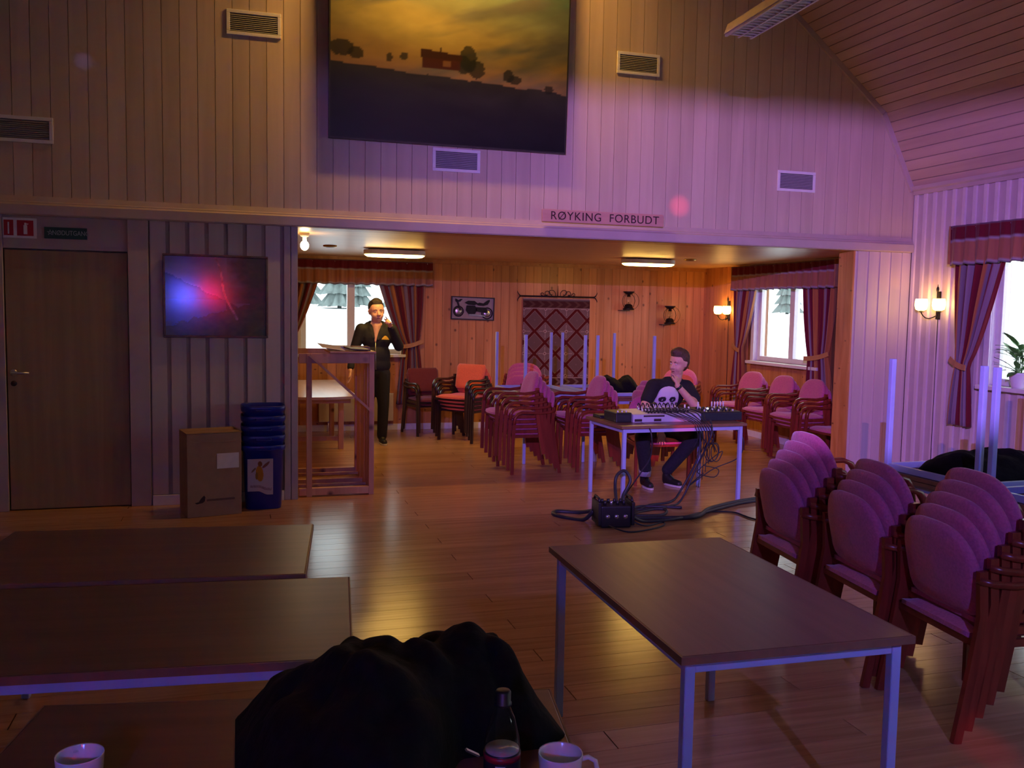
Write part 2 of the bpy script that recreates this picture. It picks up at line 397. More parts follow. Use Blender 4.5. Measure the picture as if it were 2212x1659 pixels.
# right and left walls, rear wall
W3 = (5.45, 6.80, 1.04, 2.40); W2 = (9.36, 10.84, 1.04, 2.12)
def holed(mb, axis, p0, p1, s0, s1, zt, hole):
    h0, h1, z0, z1 = hole
    def bx(a, b, c, d): mb.box((p0, a, c), (p1, b, d)) if axis == 'x' else mb.box((a, p0, c), (b, p1, d))
    bx(s0, h0, 0, zt); bx(h1, s1, 0, zt); bx(h0, h1, 0, z0); bx(h0, h1, z1, zt)
W4 = (2.0, 3.35, 1.04, 2.40); W5 = (-1.6, -.25, 1.04, 2.40)
wr = MB(); holed(wr, 'x', XR+.014, XR+.2, 4.4, D+.02, 3.06, W3); holed(wr, 'x', XR+.014, XR+.2, 1.0, 4.4, 3.06, W4); holed(wr, 'x', XR+.014, XR+.2, YB, 1.0, 3.06, W5); wro = struct('wall_right', wr, 'boards', 'board clad side wall with a curtained window')
y = 1.2
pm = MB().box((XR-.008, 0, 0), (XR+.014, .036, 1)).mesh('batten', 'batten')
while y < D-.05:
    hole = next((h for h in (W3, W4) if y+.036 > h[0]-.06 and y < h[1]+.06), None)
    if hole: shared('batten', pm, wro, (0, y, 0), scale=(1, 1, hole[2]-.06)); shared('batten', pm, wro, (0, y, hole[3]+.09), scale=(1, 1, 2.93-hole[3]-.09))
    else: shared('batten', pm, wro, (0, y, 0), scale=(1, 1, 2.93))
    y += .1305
wl = MB().box((XL-.2, YB, 0), (XL, D, 3.0)); wlo = struct('wall_left', wl, 'panel', 'plain board coloured wall at the left of the hall')
struct('wall_rear', MB().prism([(XL-.1, 0)]+[(a, b+.05) for a, b in ROOF]+[(XR+.1, 0)], YB-.2, YB), 'panel', 'plain gable wall behind the photographer')
# hall ceiling
cm = MB(); 
for (a, za), (b, zb) in zip(ROOF, ROOF[1:]):
    nx, nz = -(zb-za), (b-a); L = math.hypot(nx, nz); nx /= L; nz /= L
    cm.prism([(a, za), (b, zb), (b+nx*.15, zb+nz*.15), (a+nx*.15, za+nz*.15)], YB, D+.02)
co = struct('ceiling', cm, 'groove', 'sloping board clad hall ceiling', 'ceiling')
def slope_boards(p, q, pitch):
    dx, dz = q[0]-p[0], q[1]-p[1]; L = math.hypot(dx, dz); dx /= L; dz /= L; nx, nz = -dz, dx
    me = MB().box((.004, -2.0, 0), (pitch-.004, D-.012, .012)).mesh('plank', 'ceil')
    n = int(L/pitch)
    for i in range(n):
        o = shared('plank', me, co, (p[0]+dx*i*L/n, 0, p[1]+dz*i*L/n)); o.rotation_euler = (0, -math.atan2(dz, dx), 0); o.scale = (L/n/pitch, 1, 1)
slope_boards((XR, 2.97), (6.32, 3.73), .10); slope_boards((6.32, 3.73), (3.98, 5.6), .10)
tr = MB()
for p, q in (((XR-.004, 2.97), (6.31, 3.725)), ((6.31, 3.725), (3.95, 5.61))): tr.bar((p[0]-.03, D-.012, p[1]-.01), (q[0]-.03, D-.012, q[1]-.01), .028, .055, (0, 0, 1))
struct('trim_3', tr, 'trim', 'slim sloping strip where gable wall meets ceiling', 'trim')
cp = MB().prism([(XR-.022, 2.915), (XR+.01, 2.915), (XR+.01, 3.0), (XR-.055, 3.0), (XR-.05, 2.965), (XR-.03, 2.95)], YB, D-.015)
struct('trim_4', cp, 'trim', 'cornice board along the top of the side wall', 'trim')
# alcove
ab = MB(); W1 = (.80, 2.12, 1.04, 2.14); holed(ab, 'y', B+.014, B+.2, AL-.2, XR+.2, AC+.1, W1)
abo = struct('wall_back', ab, 'pinedark', 'knotty pine boarded back wall of the alcove')
pb = MB().box((0, B, 0), (.1165, B+.014, 1)).mesh('plank', 'pine')
x = AL
while x < XR-.02:
    wd = min(1, (XR-x)/.1165)
    if x+.117 > W1[0]-.08 and x < W1[1]+.08:
        shared('plank', pb, abo, (x, 0, 0), scale=(wd, 1, W1[2]-.03)); shared('plank', pb, abo, (x, 0, W1[3]+.08), scale=(wd, 1, AC-W1[3]-.08))
    else: shared('plank', pb, abo, (x, 0, 0), scale=(wd, 1, AC))
    x += .12
ar = MB(); holed(ar, 'x', XR+.014, XR+.2, D, B+.2, AC+.1, W2)
aro = struct('wall_alcove_right', ar, 'pinedark', 'knotty pine boarded side wall of the alcove')
pb2 = MB().box((XR, 0, 0), (XR+.014, .1165, 1)).mesh('plank', 'pine')
y = YK
while y < B-.02:
    wd = min(1, (B-y)/.1165)
    if y+.117 > W2[0]-.08 and y < W2[1]+.08:
        shared('plank', pb2, aro, (0, y, 0), scale=(1, wd, W2[2]-.03)); shared('plank', pb2, aro, (0, y, W2[3]+.08), scale=(1, wd, AC-W2[3]-.08))
    else: shared('plank', pb2, aro, (0, y, 0), scale=(1, wd, AC))
    y += .12
struct('wall_alcove_left', MB().box((AL-.2, YK, 0), (AL, B+.2, AC+.1)), 'pine', 'pine wall at the left end of the alcove')
struct('ceiling_alcove', MB().box((AL-.2, YK-.002, AC), (XR+.2, B+.2, AC+.15)), 'pineceil', 'low varnished pine ceiling of the alcove', 'ceiling')
struct('baseboard_back', MB().box((AL, B-.016, 0), (XR-.002, B-.001, .085)), 'white', 'pale skirting board along the alcove back wall', 'skirting', bevel=.003)
struct('baseboard_right', MB().box((XR-.017, YK, 0), (XR-.001, B-.018, .085)), 'white', 'pale skirting board along the alcove side wall', 'skirting', bevel=.003)
struct('baseboard_left', MB().box((-.68, D-.02, 0), (JL-.115, D-.0045, .085)), 'white', 'pale skirting board between door and opening', 'skirting', bevel=.003)
struct('trim_5', MB().box((AL, B-.03, AC-.05), (XR, B-.001, AC)), 'pine', 'pine cornice strip above the alcove back wall', 'trim')

# door
dr = MB().box((DX0, D+.02, .008), (DX1, D+.06, DZ)); dro = struct('door_1', dr, 'door', 'plain brown veneered door under the exit sign', 'door', bevel=.003)
MB().box((DX1+.006, D-.012, 0), (DX1+.16, YF, ZB)).build('door_frame', 'trim', dro, bevel=.004)
MB().box((DX0-.16, D-.012, 0), (DX0-.006, YF, ZB)).build('door_frame', 'trim', dro, bevel=.004)
MB().box((DX0-.01, D+.008, DZ+.012), (DX1+.01, D+.03, 2.105)).build('door_head', 'trim', dro)
MB().box((DX0-.01, D+.012, 2.10), (DX1+.01, D+.03, ZB)).build('transom_panel', 'trim', dro)
hx, hz = -1.69, 1.10
h = MB().lathe([(.0, 0), (.026, 0), (.026, .008), (.0, .008)], 16).build('handle_plate', 'chrome', dro, loc=(hx, D+.02, hz)); h.rotation_euler = (PI/2, 0, 0)
MB().tube([(hx, D+.018, hz), (hx, D-.03, hz), (hx+.02, D-.04, hz), (hx+.12, D-.04, hz)], .010).build('handle', 'chrome', dro)
h = MB().lathe([(.0, 0), (.022, 0), (.022, .006), (.0, .006)], 16).build('lock_plate', 'black', dro, loc=(hx, D+.02, hz-.085)); h.rotation_euler = (PI/2, 0, 0)

# windows: frame with one mullion, two panes and a sill
def window(name, axis, pl, hole, label, mull, sillproj=.10):
    h0, h1, z0, z1 = hole
    def B3(mb, a, b, d0, d1, c, d):
        return mb.box((pl+d0, a, c), (pl+d1, b, d)) if axis == 'x' else mb.box((a, pl+d0, c), (b, pl+d1, d))
    f = MB(); t = .065
    B3(f, h0, h0+t, .05, .12, z0, z1); B3(f, h1-t, h1, .05, .12, z0, z1); B3(f, h0+t, h1-t, .05, .12, z0, z0+t); B3(f, h0+t, h1-t, .05, .12, z1-t, z1)
    o = struct(name, f, 'winwhite', label, 'window', bevel=.004)
    B3(MB(), mull-.05, mull+.05, .04, .12, z0+t, z1-t).build('mullion', 'winwhite', o, bevel=.004)
    B3(MB(), h0+t, mull-.05, .085, .091, z0+t, z1-t).build('pane', 'glass', o)
    B3(MB(), mull+.05, h1-t, .085, .091, z0+t, z1-t).build('pane', 'glass', o)
    B3(MB(), h0-.06, h1+.06, -sillproj, .05, z0-.04, z0).build('sill', 'winwhite', o, bevel=.006)
    c = MB()
    B3(c, h0-.07, h0, -.015, .02, z0, z1+.07); B3(c, h1, h1+.07, -.015, .02, z0, z1+.07); B3(c, h0, h1, -.015, .02, z1, z1+.07)
    c.build('casing', 'winwhite', o, bevel=.003)
    l = MB(); B3(l, h0-.002, h0+.004, .0, .05, z0, z1); B3(l, h1-.004, h1+.002, .0, .05, z0, z1); B3(l, h0, h1, .0, .05, z1-.004, z1+.002); l.build('lining', 'winwhite', o)
    return o
window('window_1', 'y', B, W1, 'white framed window behind the standing man', 1.455)
window('window_2', 'x', XR, W2, 'white framed window above the pink chairs in the alcove', 10.05)
window('window_3', 'x', XR, W3, 'white framed window in the hall side wall beside the potted plant', 6.12)

window('added_window_4', 'x', XR, W4, 'white framed hall window added out of view for daylight, nearer the photographer', 2.67)  # unseen window, added to bring neutral daylight to the left side
window('added_window_5', 'x', XR, W5, 'white framed hall window added out of view for daylight, behind the photographer', -.92)  # second unseen window added for the same daylight fill

# outside: snow and bare trees
def gz(x, y): return -.45+2.25*sstep(10, 58, max(x-XR, y-B))+.1*(fbm(x*.12, y*.12, 2)-.5)
M_['snow'] = mat('snow', (.86, .88, .9), .8, var=.04, scale=.4)
gv, gf, _ = grid(lambda u, v: (-40+150*u, -30+150*v, gz(-40+150*u, -30+150*v)), 60, 60)
struct('ground', MB().add(gv, gf, True), 'snow', 'snow covered slope outside the windows', 'ground')
M_['bark'] = mat('frosted_bark', (.155, .17, .17), .9, var=.2, scale=3)
M_['spruce'] = mat('frosted_spruce', (.15, .18, .175), .9, var=.3, scale=2)
def bare_tree(loc, h, label, seed):
    rnd = random.Random(seed); t = thing('tree', label, 'tree', loc, group='trees outside the windows')
    MB().tube([(0, 0, -.1), (.05*h*.2, 0, h*.4), (.0, .1, h*.75), (.1, 0, h)], [h*.022, h*.017, h*.01, h*.003], 6).build('trunk', 'bark', t)
    m = MB()
    for i in range(26):
        z = h*(.25+.7*rnd.random()); a = rnd.random()*2*PI; L = h*.28*(1.15-z/h)
        p = Vector((0, 0, z)); d = Vector((cos(a), sin(a), .7)).normalized()
        m.tube([p, p+d*L*.5, p+d*L+Vector((0, 0, L*.25))], [h*.006, h*.004, h*.001], 4)
        for k in range(4):
            s = p+d*L*(.35+.16*k); b = rnd.random()*2*PI; m.tube([s, s+Vector((cos(b), sin(b), .6))*L*.35], [h*.003, h*.0008], 3)
    m.build('branches', 'bark', t)
def spruce(loc, h, label, seed):
    rnd = random.Random(seed); t = thing('tree', label, 'tree', loc, group='trees outside the windows')
    MB().tube([(0, 0, -.1), (0, 0, h*.3)], [h*.02, h*.015], 6).build('trunk', 'bark', t)
    m = MB(); 
    for i in range(9):
        z = h*(.04+.1*i); r0 = h*.19*(1-i/9.5)
        n = 11; vs = [(0, 0, z+h*.2)]; 
        for k in range(2*n): rr = r0*(1 if k % 2 else .62)*(.85+.3*rnd.random()); a = PI*k/n; vs.append((rr*cos(a), rr*sin(a), z-rr*.15))
        m.add(vs, [(0, 1+k, 1+(k+1) % (2*n)) for k in range(2*n)]+[tuple(range(2*n, 0, -1))])
    m.build('foliage', 'spruce', t)
PLACE = ['leftmost', 'second from left', 'third from left', 'fourth from left', 'fifth from left', 'sixth from left', 'seventh from left', 'eighth from left', 'rightmost']
for i in range(9):
    x = 2.2+i*1.45; y = 62+6.5*(i % 3)
    (spruce if i % 3 != 1 else bare_tree)((x, y, gz(x, y)), 7+2*hsh(i, 3), 'hazy tree above the snow in the standing man\'s window, %s' % PLACE[i], i)
for i in range(9):
    y = 38+i*5.2; x = 46+6.5*(i % 3)
    (spruce if i % 3 != 1 else bare_tree)((x, y, gz(x, y)), 7+2*hsh(i, 6), 'hazy tree above the snow outside the side windows, %s' % PLACE[8-i], 40+i)

# ------------------------------------------------------------------ stage lamps behind the photographer
st = thing('lighting_stand', 'black tripod lighting stand with a crossbar behind the photographer', 'lamp stand', (-.48, -1.2, 0))
MB().tube([(0, -.12, .25), (0, -.12, 2.78)], .02).build('pole', 'black', st)
MB().tube([(-.8, -.12, 2.76), (1.75, -.12, 2.76)], .018).build('crossbar', 'black', st)
MB().tube([(-.6, -.22, 1.84), (.25, -.22, 1.84)], .015).build('lower_bar', 'black', st)
MB().tube([(0, -.12, 1.84), (0, -.22, 1.84)], .015).build('lower_bar_clamp', 'black', st)
for k in range(3):
    a = 2*PI*k/3+.5; MB().tube([(0, -.12, .8), (.55*cos(a), -.12+.55*sin(a), .02)], .013).build('leg', 'black', st)
for fi, (nm, (lx, ly, lz), colr, what) in enumerate( (('stage_lamp', LB, (.10, .06, 1.), 'blue'), ('stage_lamp', LR, (1., .04, .06), 'red'), ('stage_lamp', LD, (.5, 1., .6), 'white green'))):
    t = thing(nm, 'black stage lamp with %s light on the lighting stand' % what, 'stage lamp', (lx, ly, lz), group='stage lamps on the bar')
    can = MB().lathe([(.0, -.2), (.09, -.2), (.1, -.05), (.1, -.02), (.094, -.02), (.09, -.045), (.0, -.045)], 20).build('housing', 'black', t); can.rotation_euler = (-PI/2, 0, -R(33)); 
    le = MB().lathe([(.0, -.04), (.085, -.04)], 20).build('lens', mat('lit_lens_'+what, colr, .3, emit=colr, estr=55), t); le.rotation_euler = (-PI/2, 0, -R(33))
    MB().box((-.5, .28+.02*fi, .026), (1.1, .29+.02*fi, .62)).build('barn_door', 'black', t) if what != 'white green' else None
    if what != 'white green': MB().box((-.5, .28+.02*fi, -.9), (1.1, .29+.02*fi, -.106-.007*fi)).build('barn_door', 'black', t)
    if what != 'white green':
        for zz in (.105, -.109): MB().box((-.02, -.06, zz), (.02, .285, zz+.004)).build('barn_door_arm', 'black', t)
    MB().tube([(-.105, -.1, 0), (-.105, -.12, -.09), (0, -.12, -.112), (.105, -.12, -.09), (.105, -.1, 0)], .006).build('yoke', 'black', t)

for (lx, lz), colr, what in (((-.888, 1.811), (.05, .06, 1.), 'blue'), ((-.462, 1.886), (1., .02, .03), 'red')):
    t = thing('effect_lamp', 'small black disco lamp with %s lens on the lower bar' % what, 'stage lamp', (lx, -1.2, lz), group='disco lamps on the lower bar')
    MB().box((-.12, -.16, -.12), (.12, -.01, .12)).build('housing', 'black', t, bevel=.01)
    h = MB().lathe([(0, 0), (.105, 0)], 24).build('lens', mat('lit_disco_lens_'+what, colr, .3, emit=colr, estr=26), t, loc=(0, -.006, 0)); h.rotation_euler = (-PI/2, 0, 0)
    MB().tube([(0, -.17, 0), (0, -.2, 0)], .012).build('clamp', 'black', t)
# ------------------------------------------------------------------ chairs
def chair_proto(name, label, frame, cloth, square=False):
    t = thing(name, label, 'chair')
    s = MB()                                            # seat cushion, rounded
    nu, nv = 10, 10
    def seat_pt(u, v, top):
        x = -.20+.46*u; hw = .235-.02*(1-u); y = (2*v-1)*hw
        e = min(1, min(u, 1-u)*6)*min(1, min(v, 1-v)*6); e = sin(e*PI/2)
        if u > .8: x -= .04*((2*v-1)**2)*(u-.8)/.2
        return (x, y, (.425+.03*e-.012*sin(PI*u)) if top else (.405-.02*e))
    for top in (1, 0):
        vs = [seat_pt(i/nu, j/nv, top) for j in range(nv+1) for i in range(nu+1)]
        s.add(vs, [(j*(nu+1)+i, j*(nu+1)+i+1, (j+1)*(nu+1)+i+1, (j+1)*(nu+1)+i) for j in range(nv) for i in range(nu)], True)
    edge = [(i, 0) for i in range(nu+1)]+[(nu, j) for j in range(1, nv+1)]+[(i, nv) for i in range(nu-1, -1, -1)]+[(0, j) for j in range(nv-1, 0, -1)]
    vs = [seat_pt(i/nu, j/nv, 1) for i, j in edge]+[seat_pt(i/nu, j/nv, 0) for i, j in edge]; n = len(edge)
    s.add(vs, [(k, (k+1) % n, (k+1) % n+n, k+n) for k in range(n)], True)
    s.build('seat', cloth, t)
    b = MB(); n = 24                                     # padded backrest: rounded top, slight wrap
    def back_pt(yy, zz, off):
        lean = -.155-.075*(zz-.47)/.35; return (lean+off-.0+.35*yy*yy, yy, zz)
    out = []
    if square:
        for (yy, zz) in [(-.19, .5), (.19, .5), (.215, .53), (.225, .78), (.20, .815), (-.20, .815), (-.225, .78), (-.215, .53)]: out.append((yy, zz))
    else:
        for k in range(n+1):
            yy = .228*cos(PI*k/n); q = abs(yy)/.228; out.append((yy, .665+.165*max(0, 1-q**3.2)**.6))
        out += [(-.227, .58), (-.222, .52), (-.206, .490), (-.17, .478), (-.06, .473), (.06, .473), (.17, .478), (.206, .490), (.222, .52), (.227, .58)]
    cy_, cz_ = 0, .64; N = len(out)
    rings = []
    for sc, off in ((.0, .030), (.6, .030), (.88, .026), (1., .008), (1., -.010), (.88, -.024), (.6, -.028), (0., -.028)):
        rings.append([back_pt(cy_+(p[0]-cy_)*sc, cz_+(p[1]-cz_)*sc, off) for p in out])
    vs = [v for r_ in rings for v in r_]
    b.add(vs, [(i*N+k, i*N+(k+1) % N, (i+1)*N+(k+1) % N, (i+1)*N+k) for i in range(len(rings)-1) for k in range(N)], True)
    b.build('backrest', cloth, t)
    for sy in (-1, 1):
        yo = .262*sy
        MB().sweep([(.25, yo, 0), (.245, yo, .3), (.235, yo, .52)], .024, .034, (1, 0, 0)).build('leg', frame, t)
        MB().sweep([(-.26, yo*.97, 0), (-.205, yo*.97, .30), (-.175, yo*.97, .50), (-.185, yo*.96, .68)], .024, .036, (1, 0, 0)).build('leg', frame, t)
        MB().sweep([(.235, yo, .51), (.228, yo, .57), (.20, yo, .612), (.15, yo, .632), (.05, yo, .628), (-.05, yo, .622), (-.14, yo, .632), (-.20, yo*.97, .645)], .036, .026, (0, 0, 1), True).build('armrest', frame, t)
    MB().box((-.195, -.25, .375), (-.165, .25, .405)).box((.2, -.25, .375), (.23, .25, .405)).box((-.19, -.255, .372), (.23, -.235, .402)).box((-.19, .235, .372), (.23, .255, .402)).build('seat_rail', frame, t)
    return t
ORD = ['lowest', 'second from the bottom', 'third from the bottom', 'fourth from the bottom', 'fifth from the bottom', 'sixth from the bottom']
protos = {}
def place_chair(kind, loc, ang, label, group):
    if kind not in protos:
        fr, cl, nm, sq = {'plum': ('cherry', 'purple', 'stacking_armchair', False), 'orange': ('darkwood', 'orange', 'stacking_armchair', True), 'dark': ('darkwood', 'darkred', 'stacking_armchair', True)}[kind]
        p = chair_proto(nm, label, fr, cl, sq); protos[kind] = p; p.location = loc; p.rotation_euler[2] = ang; o = p
    else: o = copy_tree(protos[kind], loc, ang, label)
    o['label'] = label; o['category'] = 'chair'; o['group'] = group
    return o
def stack(kind, x, y, ang, n, where, group, adj, dz=.05, dx=.044, top=True):
    for i in range(n):
        pos = ORD[i] if i < n-1 or n == 1 else 'topmost'
        lab = '%s armchair, %s in stack %s' % (adj.replace(' padded', ''), pos, where) if n > 1 else '%s armchair %s' % (adj, where)
        place_chair(kind, (x+cos(ang)*dx*i, y+sin(ang)*dx*i, dz*i), ang, lab, group)
GR = 'plum armchairs stacked beside the brown table'; GA = 'armchairs stacked in the alcove'
stack('plum', 2.955, 2.985, R(-6), 5, 'nearest the camera', GR, 'plum padded')
stack('plum', 2.96, 3.53, R(-6), 4, 'in the middle of the right row', GR, 'plum padded')
stack('plum', 2.965, 4.15, R(-6), 5, 'farthest in the right row', GR, 'plum padded')
stack('plum', 2.89, 8.93, PI, 5, 'facing left before the tables', GA, 'plum padded')
stack('plum', 3.60, 8.94, PI, 4, 'left of the mixing desk', GA, 'plum padded')
stack('plum', 3.62, 11.35, PI/2-.5, 4, 'below the tapestry', GA, 'plum padded')
stack('plum', 4.35, 8.88, 0.12, 3, 'just behind the seated man', GA, 'plum padded')
stack('plum', 5.55, 10.75, PI+.9, 3, 'in the alcove corner', GA, 'pink padded')
stack('plum', 6.22, 10.22, PI+.12, 3, 'under the alcove window\'s left pane', GA, 'pink padded')
stack('plum', 6.22, 9.53, PI+.05, 3, 'under the alcove window\'s right pane', GA, 'pink padded')
stack('plum', 6.22, 8.93, PI, 3, 'right of the alcove window', GA, 'pink padded')
stack('plum', 6.30, 8.40, PI, 1, 'standing alone behind the pine wall end', GA, 'pink padded', top=False)
fo = math.atan2(-.62, -.78)
stack('orange', 2.80, 11.18, fo, 4, 'by the pine wall', GA, 'orange padded')
stack('dark', 2.42, 11.86, -PI/2+.25, 2, 'beside the striped curtain', GA, 'dark red')
# ------------------------------------------------------------------ tables
TH = .70
def table_parts(t, L, W, H, tops='tabletop'):
    MB().box((-L/2, -W/2, H-.022), (L/2, W/2, H)).build('table_top', tops, t, bevel=.004)
    e = MB(); z0, z1 = H-.024, H-.001; k = .004
    e.box((-L/2-k, -W/2-k, z0), (L/2+k, -W/2, z1)).box((-L/2-k, W/2, z0), (L/2+k, W/2+k, z1)).box((-L/2-k, -W/2, z0), (-L/2, W/2, z1)).box((L/2, -W/2, z0), (L/2+k, W/2, z1))
    e.build('edge_band', 'tableedge', t)
    i = .022
    for sx in (-1, 1):
        for sy in (-1, 1):
            cx, cy = sx*(L/2-i-.016), sy*(W/2-i-.016)
            MB().box((cx-.016, cy-.016, 0), (cx+.016, cy+.016, H-.024)).build('leg', 'steel', t, bevel=.004)
    for sy in (-1, 1): cy = sy*(W/2-i-.016); MB().box((-L/2+i+.032, cy-.012, H-.062), (L/2-i-.032, cy+.012, H-.024)).build('rail', 'steel', t, bevel=.003)
    for sx in (-1, 1): cx = sx*(L/2-i-.016); MB().box((cx-.012, -W/2+i+.032, H-.062), (cx+.012, W/2-i-.032, H-.024)).build('rail', 'steel', t, bevel=.003)
tabproto = None
def table(label, c, ang, group, flip=None, L=1.21, W=.76, H=TH):
    global tabproto
    if tabproto is None:
        t = thing('table', label, 'table', (c[0], c[1], 0), ang, group); table_parts(t, L, W, H); tabproto = t
    else:
        t = copy_tree(tabproto, (c[0], c[1], 0), ang, label)
    t['group'] = group
    if flip is not None: t.location.z = flip; t.rotation_euler = (PI, 0, ang)
    else: t.location.z = 0; t.rotation_euler = (0, 0, ang)
    return t
GT = 'brown laminate tables with steel legs'
table('bare brown table with blue grey steel legs beside the stacked chairs', (1.573, 2.80), PI/2+R(-1.5), GT)
table('dark brown table at the left nearest the blue bins', (-.335, 3.70), R(-6.5), GT)
table('dark brown table in the middle of the three on the left', (-.27, 2.865), R(-6), GT)
table('dark brown table in the foreground under the black jacket', (.085, 1.825), R(-10), GT)
table('table carrying the two audio mixers', (3.68, 7.37), R(2), GT)
table('table standing on the floor under the black bags, farther from the camera', (4.39, 4.275), R(2), GT)
table('table standing on the floor under the black bags, nearer the camera', (4.375, 3.465), R(2), GT)
GU = 'tables laid upside down on other tables'
table('upside down table lying on the farther table by the hall wall', (4.39, 4.275), R(2), GU, 1.402)
table('upside down table lying on the nearer table by the hall wall', (4.375, 3.465), R(2), GU, 1.402)
table('table standing below the tapestry at the left, under an upside down table', (3.30, 9.84), PI/2, GT)
table('table standing right of the tapestry, under an upside down table', (4.13, 9.84), PI/2, GT)
table('upside down table with legs up before the tapestry', (3.30, 9.84), PI/2, GU, 1.402)
table('upside down table with legs up right of the tapestry', (4.13, 9.84), PI/2, GU, 1.402)

# ------------------------------------------------------------------ wall things in the hall
def vent(cx, cz, label):
    W_, H_ = .43, .20
    t = thing('wall_vent', label, 'vent', (cx, D, cz), group='air vents in the gable wall')
    f = MB(); k = .028
    f.box((-W_/2, -.014, -H_/2), (W_/2, 0, -H_/2+k)).box((-W_/2, -.014, H_/2-k), (W_/2, 0, H_/2)).box((-W_/2, -.014, -H_/2+k), (-W_/2+k, 0, H_/2-k)).box((W_/2-k, -.014, -H_/2+k), (W_/2, 0, H_/2-k))
    f.build('frame', 'white', t, bevel=.003)
    MB().box((-W_/2+k, -.003, -H_/2+k), (W_/2-k, -.0005, H_/2-k)).build('backing', 'black', t)
    s = MB()
    for i in range(9):
        z = -H_/2+k+.006+i*.0152; s.add([(-W_/2+k, -.003, z+.012), (W_/2-k, -.003, z+.012), (W_/2-k, -.013, z), (-W_/2+k, -.013, z), (-W_/2+k, -.003, z+.0105), (W_/2-k, -.003, z+.0105), (W_/2-k, -.013, z-.0015), (-W_/2+k, -.013, z-.0015)], [(0,1,2,3),(4,7,6,5),(3,2,6,7),(0,3,7,4),(1,5,6,2)])
    s.build('louvres', mat('vent_grey', (.34, .34, .35), .5, var=.05), t, kind='stuff')
vent(.14, 3.95, 'white framed vent left of the large painting')
vent(3.565, 3.95, 'white framed vent right of the large painting')
vent(1.85, 2.962, 'white framed vent directly below the large painting')
vent(5.30, 2.978, 'white framed vent at the far right of the gable wall')
vent(-1.58, 2.982, 'white framed vent above the brown door')
# large unframed painting
def big_paint(u, v):
    # u right, v up; dark moor, red cottage, evening sky
    n = fbm(u*3+v*1.3, v*7-u*1.2, 4); n2 = fbm(u*9, v*16, 3); hor = .385-.07*(u-.15)+.02*(fbm(u*14, 3, 3)-.5)
    if v > hor:
        t = (v-hor)/(1-hor)
        c = lerp((.42, .25, .11), (.46, .36, .13), t*3); c = lerp(c, (.40, .38, .18), (t-.25)*3); c = lerp(c, (.13, .25, .20), (t-.42)*2.0+(u-.55)*.9)
        c = lerp(c, (.62, .53, .18), max(0, 1-((u-.28)**2*9+(t-.42+.25*(u-.28))**2*22))*.8)
        c = lerp(c, (.16, .17, .15), max(0, (fbm(u*2.2+v*1.5+3, v*9-u*4, 4)-.46)*3.4)); c = tuple(x*(.75+.5*n2) for x in c)
    else:
        t = (hor-v)/hor; c = lerp((.040, .042, .030), (.020, .019, .024), t*2); c = lerp(c, (.010, .010, .022), (t-.45)*2); c = tuple(x*(.55+.9*n2) for x in c)
    # bushes and trees on the skyline
    for bx, by, br, bh in ((.565, .47, .035, .07), (.545, .44, .03, .05), (.60, .42, .035, .05), (.74, .40, .022, .035), (.765, .38, .03, .022), (.295, .455, .016, .022), (.235, .44, .012, .022), (.92, .345, .02, .022), (.04, .47, .05, .04), (.10, .45, .03, .03)):
        if ((u-bx)/br)**2+((v-by)/bh)**2 < .75+.7*fbm(u*60, v*60, 2): c = lerp(c, (.016, .022, .012), .85)
    # cottage
    if .372 < u < .53 and .40 < v < .455: c = (.085, .018, .010)
    if .362 < u < .54 and .455 <= v < .505-.12*(u-.37): c = (.055, .016, .012)
    if .458 < u < .488 and .418 < v < .448: c = (.27, .13, .06)
    if .445 < u < .452 and .49 < v < .52: c = (.05, .02, .015)
    return tuple(x*.40 for x in c)
PW, PH = 2.085, 1.55
pt = thing('large_painting', 'large dark landscape painting with red cottage under a yellow sky', 'painting', (.748, D-.02, 3.088), rx=R(2.2))
gridobj('canvas', lambda u, v: (PW*u, -.045, PH*v), 150, 130, big_paint, 'voil', pt)
MB().box((0, -.0445, 0), (PW, -.006, PH)).build('stretcher', 'black', pt)
fr = MB(); fr.box((-.012, -.05, -.012), (0, -.004, PH+.012)).box((PW, -.05, -.012), (PW+.012, -.004, PH+.012)).box((0, -.05, -.012), (PW, -.004, 0)).box((0, -.05, PH), (PW, -.004, PH+.012)); fr.build('frame', 'black', pt)
pl_ = thing('picture_lamp', 'brass picture lamp reaching over the large painting', 'lamp', (1.79, D, 5.0))
MB().tube([(-.75, -.55, .18), (.75, -.55, .18)], .03).build('shade', 'brass', pl_)
MB().add([(-.85, -.66, .24), (.85, -.66, .24), (.85, -.535, -.13), (-.85, -.535, -.13), (-.85, -.65, .245), (.85, -.65, .245), (.85, -.525, -.125), (-.85, -.525, -.125)], [(0, 1, 2, 3), (7, 6, 5, 4), (0, 4, 5, 1), (2, 6, 7, 3), (1, 5, 6, 2), (0, 3, 7, 4)]).build('light_baffle', 'brass', pl_)  # unseen plate added to keep the picture lamp's light off the floor
for sx in (-.5, .5): MB().tube([(sx, 0, .0), (sx, -.2, .16), (sx, -.53, .19)], .009).build('arm', 'brass', pl_)
for sx in (-.5, .5): MB().lathe([(0, 0), (.03, 0), (.03, .01), (0, .01)], 12).build('wall_plate', 'brass', pl_, loc=(sx, -.0, 0)).rotation_euler = (PI/2, 0, 0)
light('picture_lamp_light', 'AREA', (1.79, D-.55, 5.13), (1.85, D+.1, 4.45), (1.0, .50, .10), 85, 1.5, size_y=.05).data.spread = R(150)
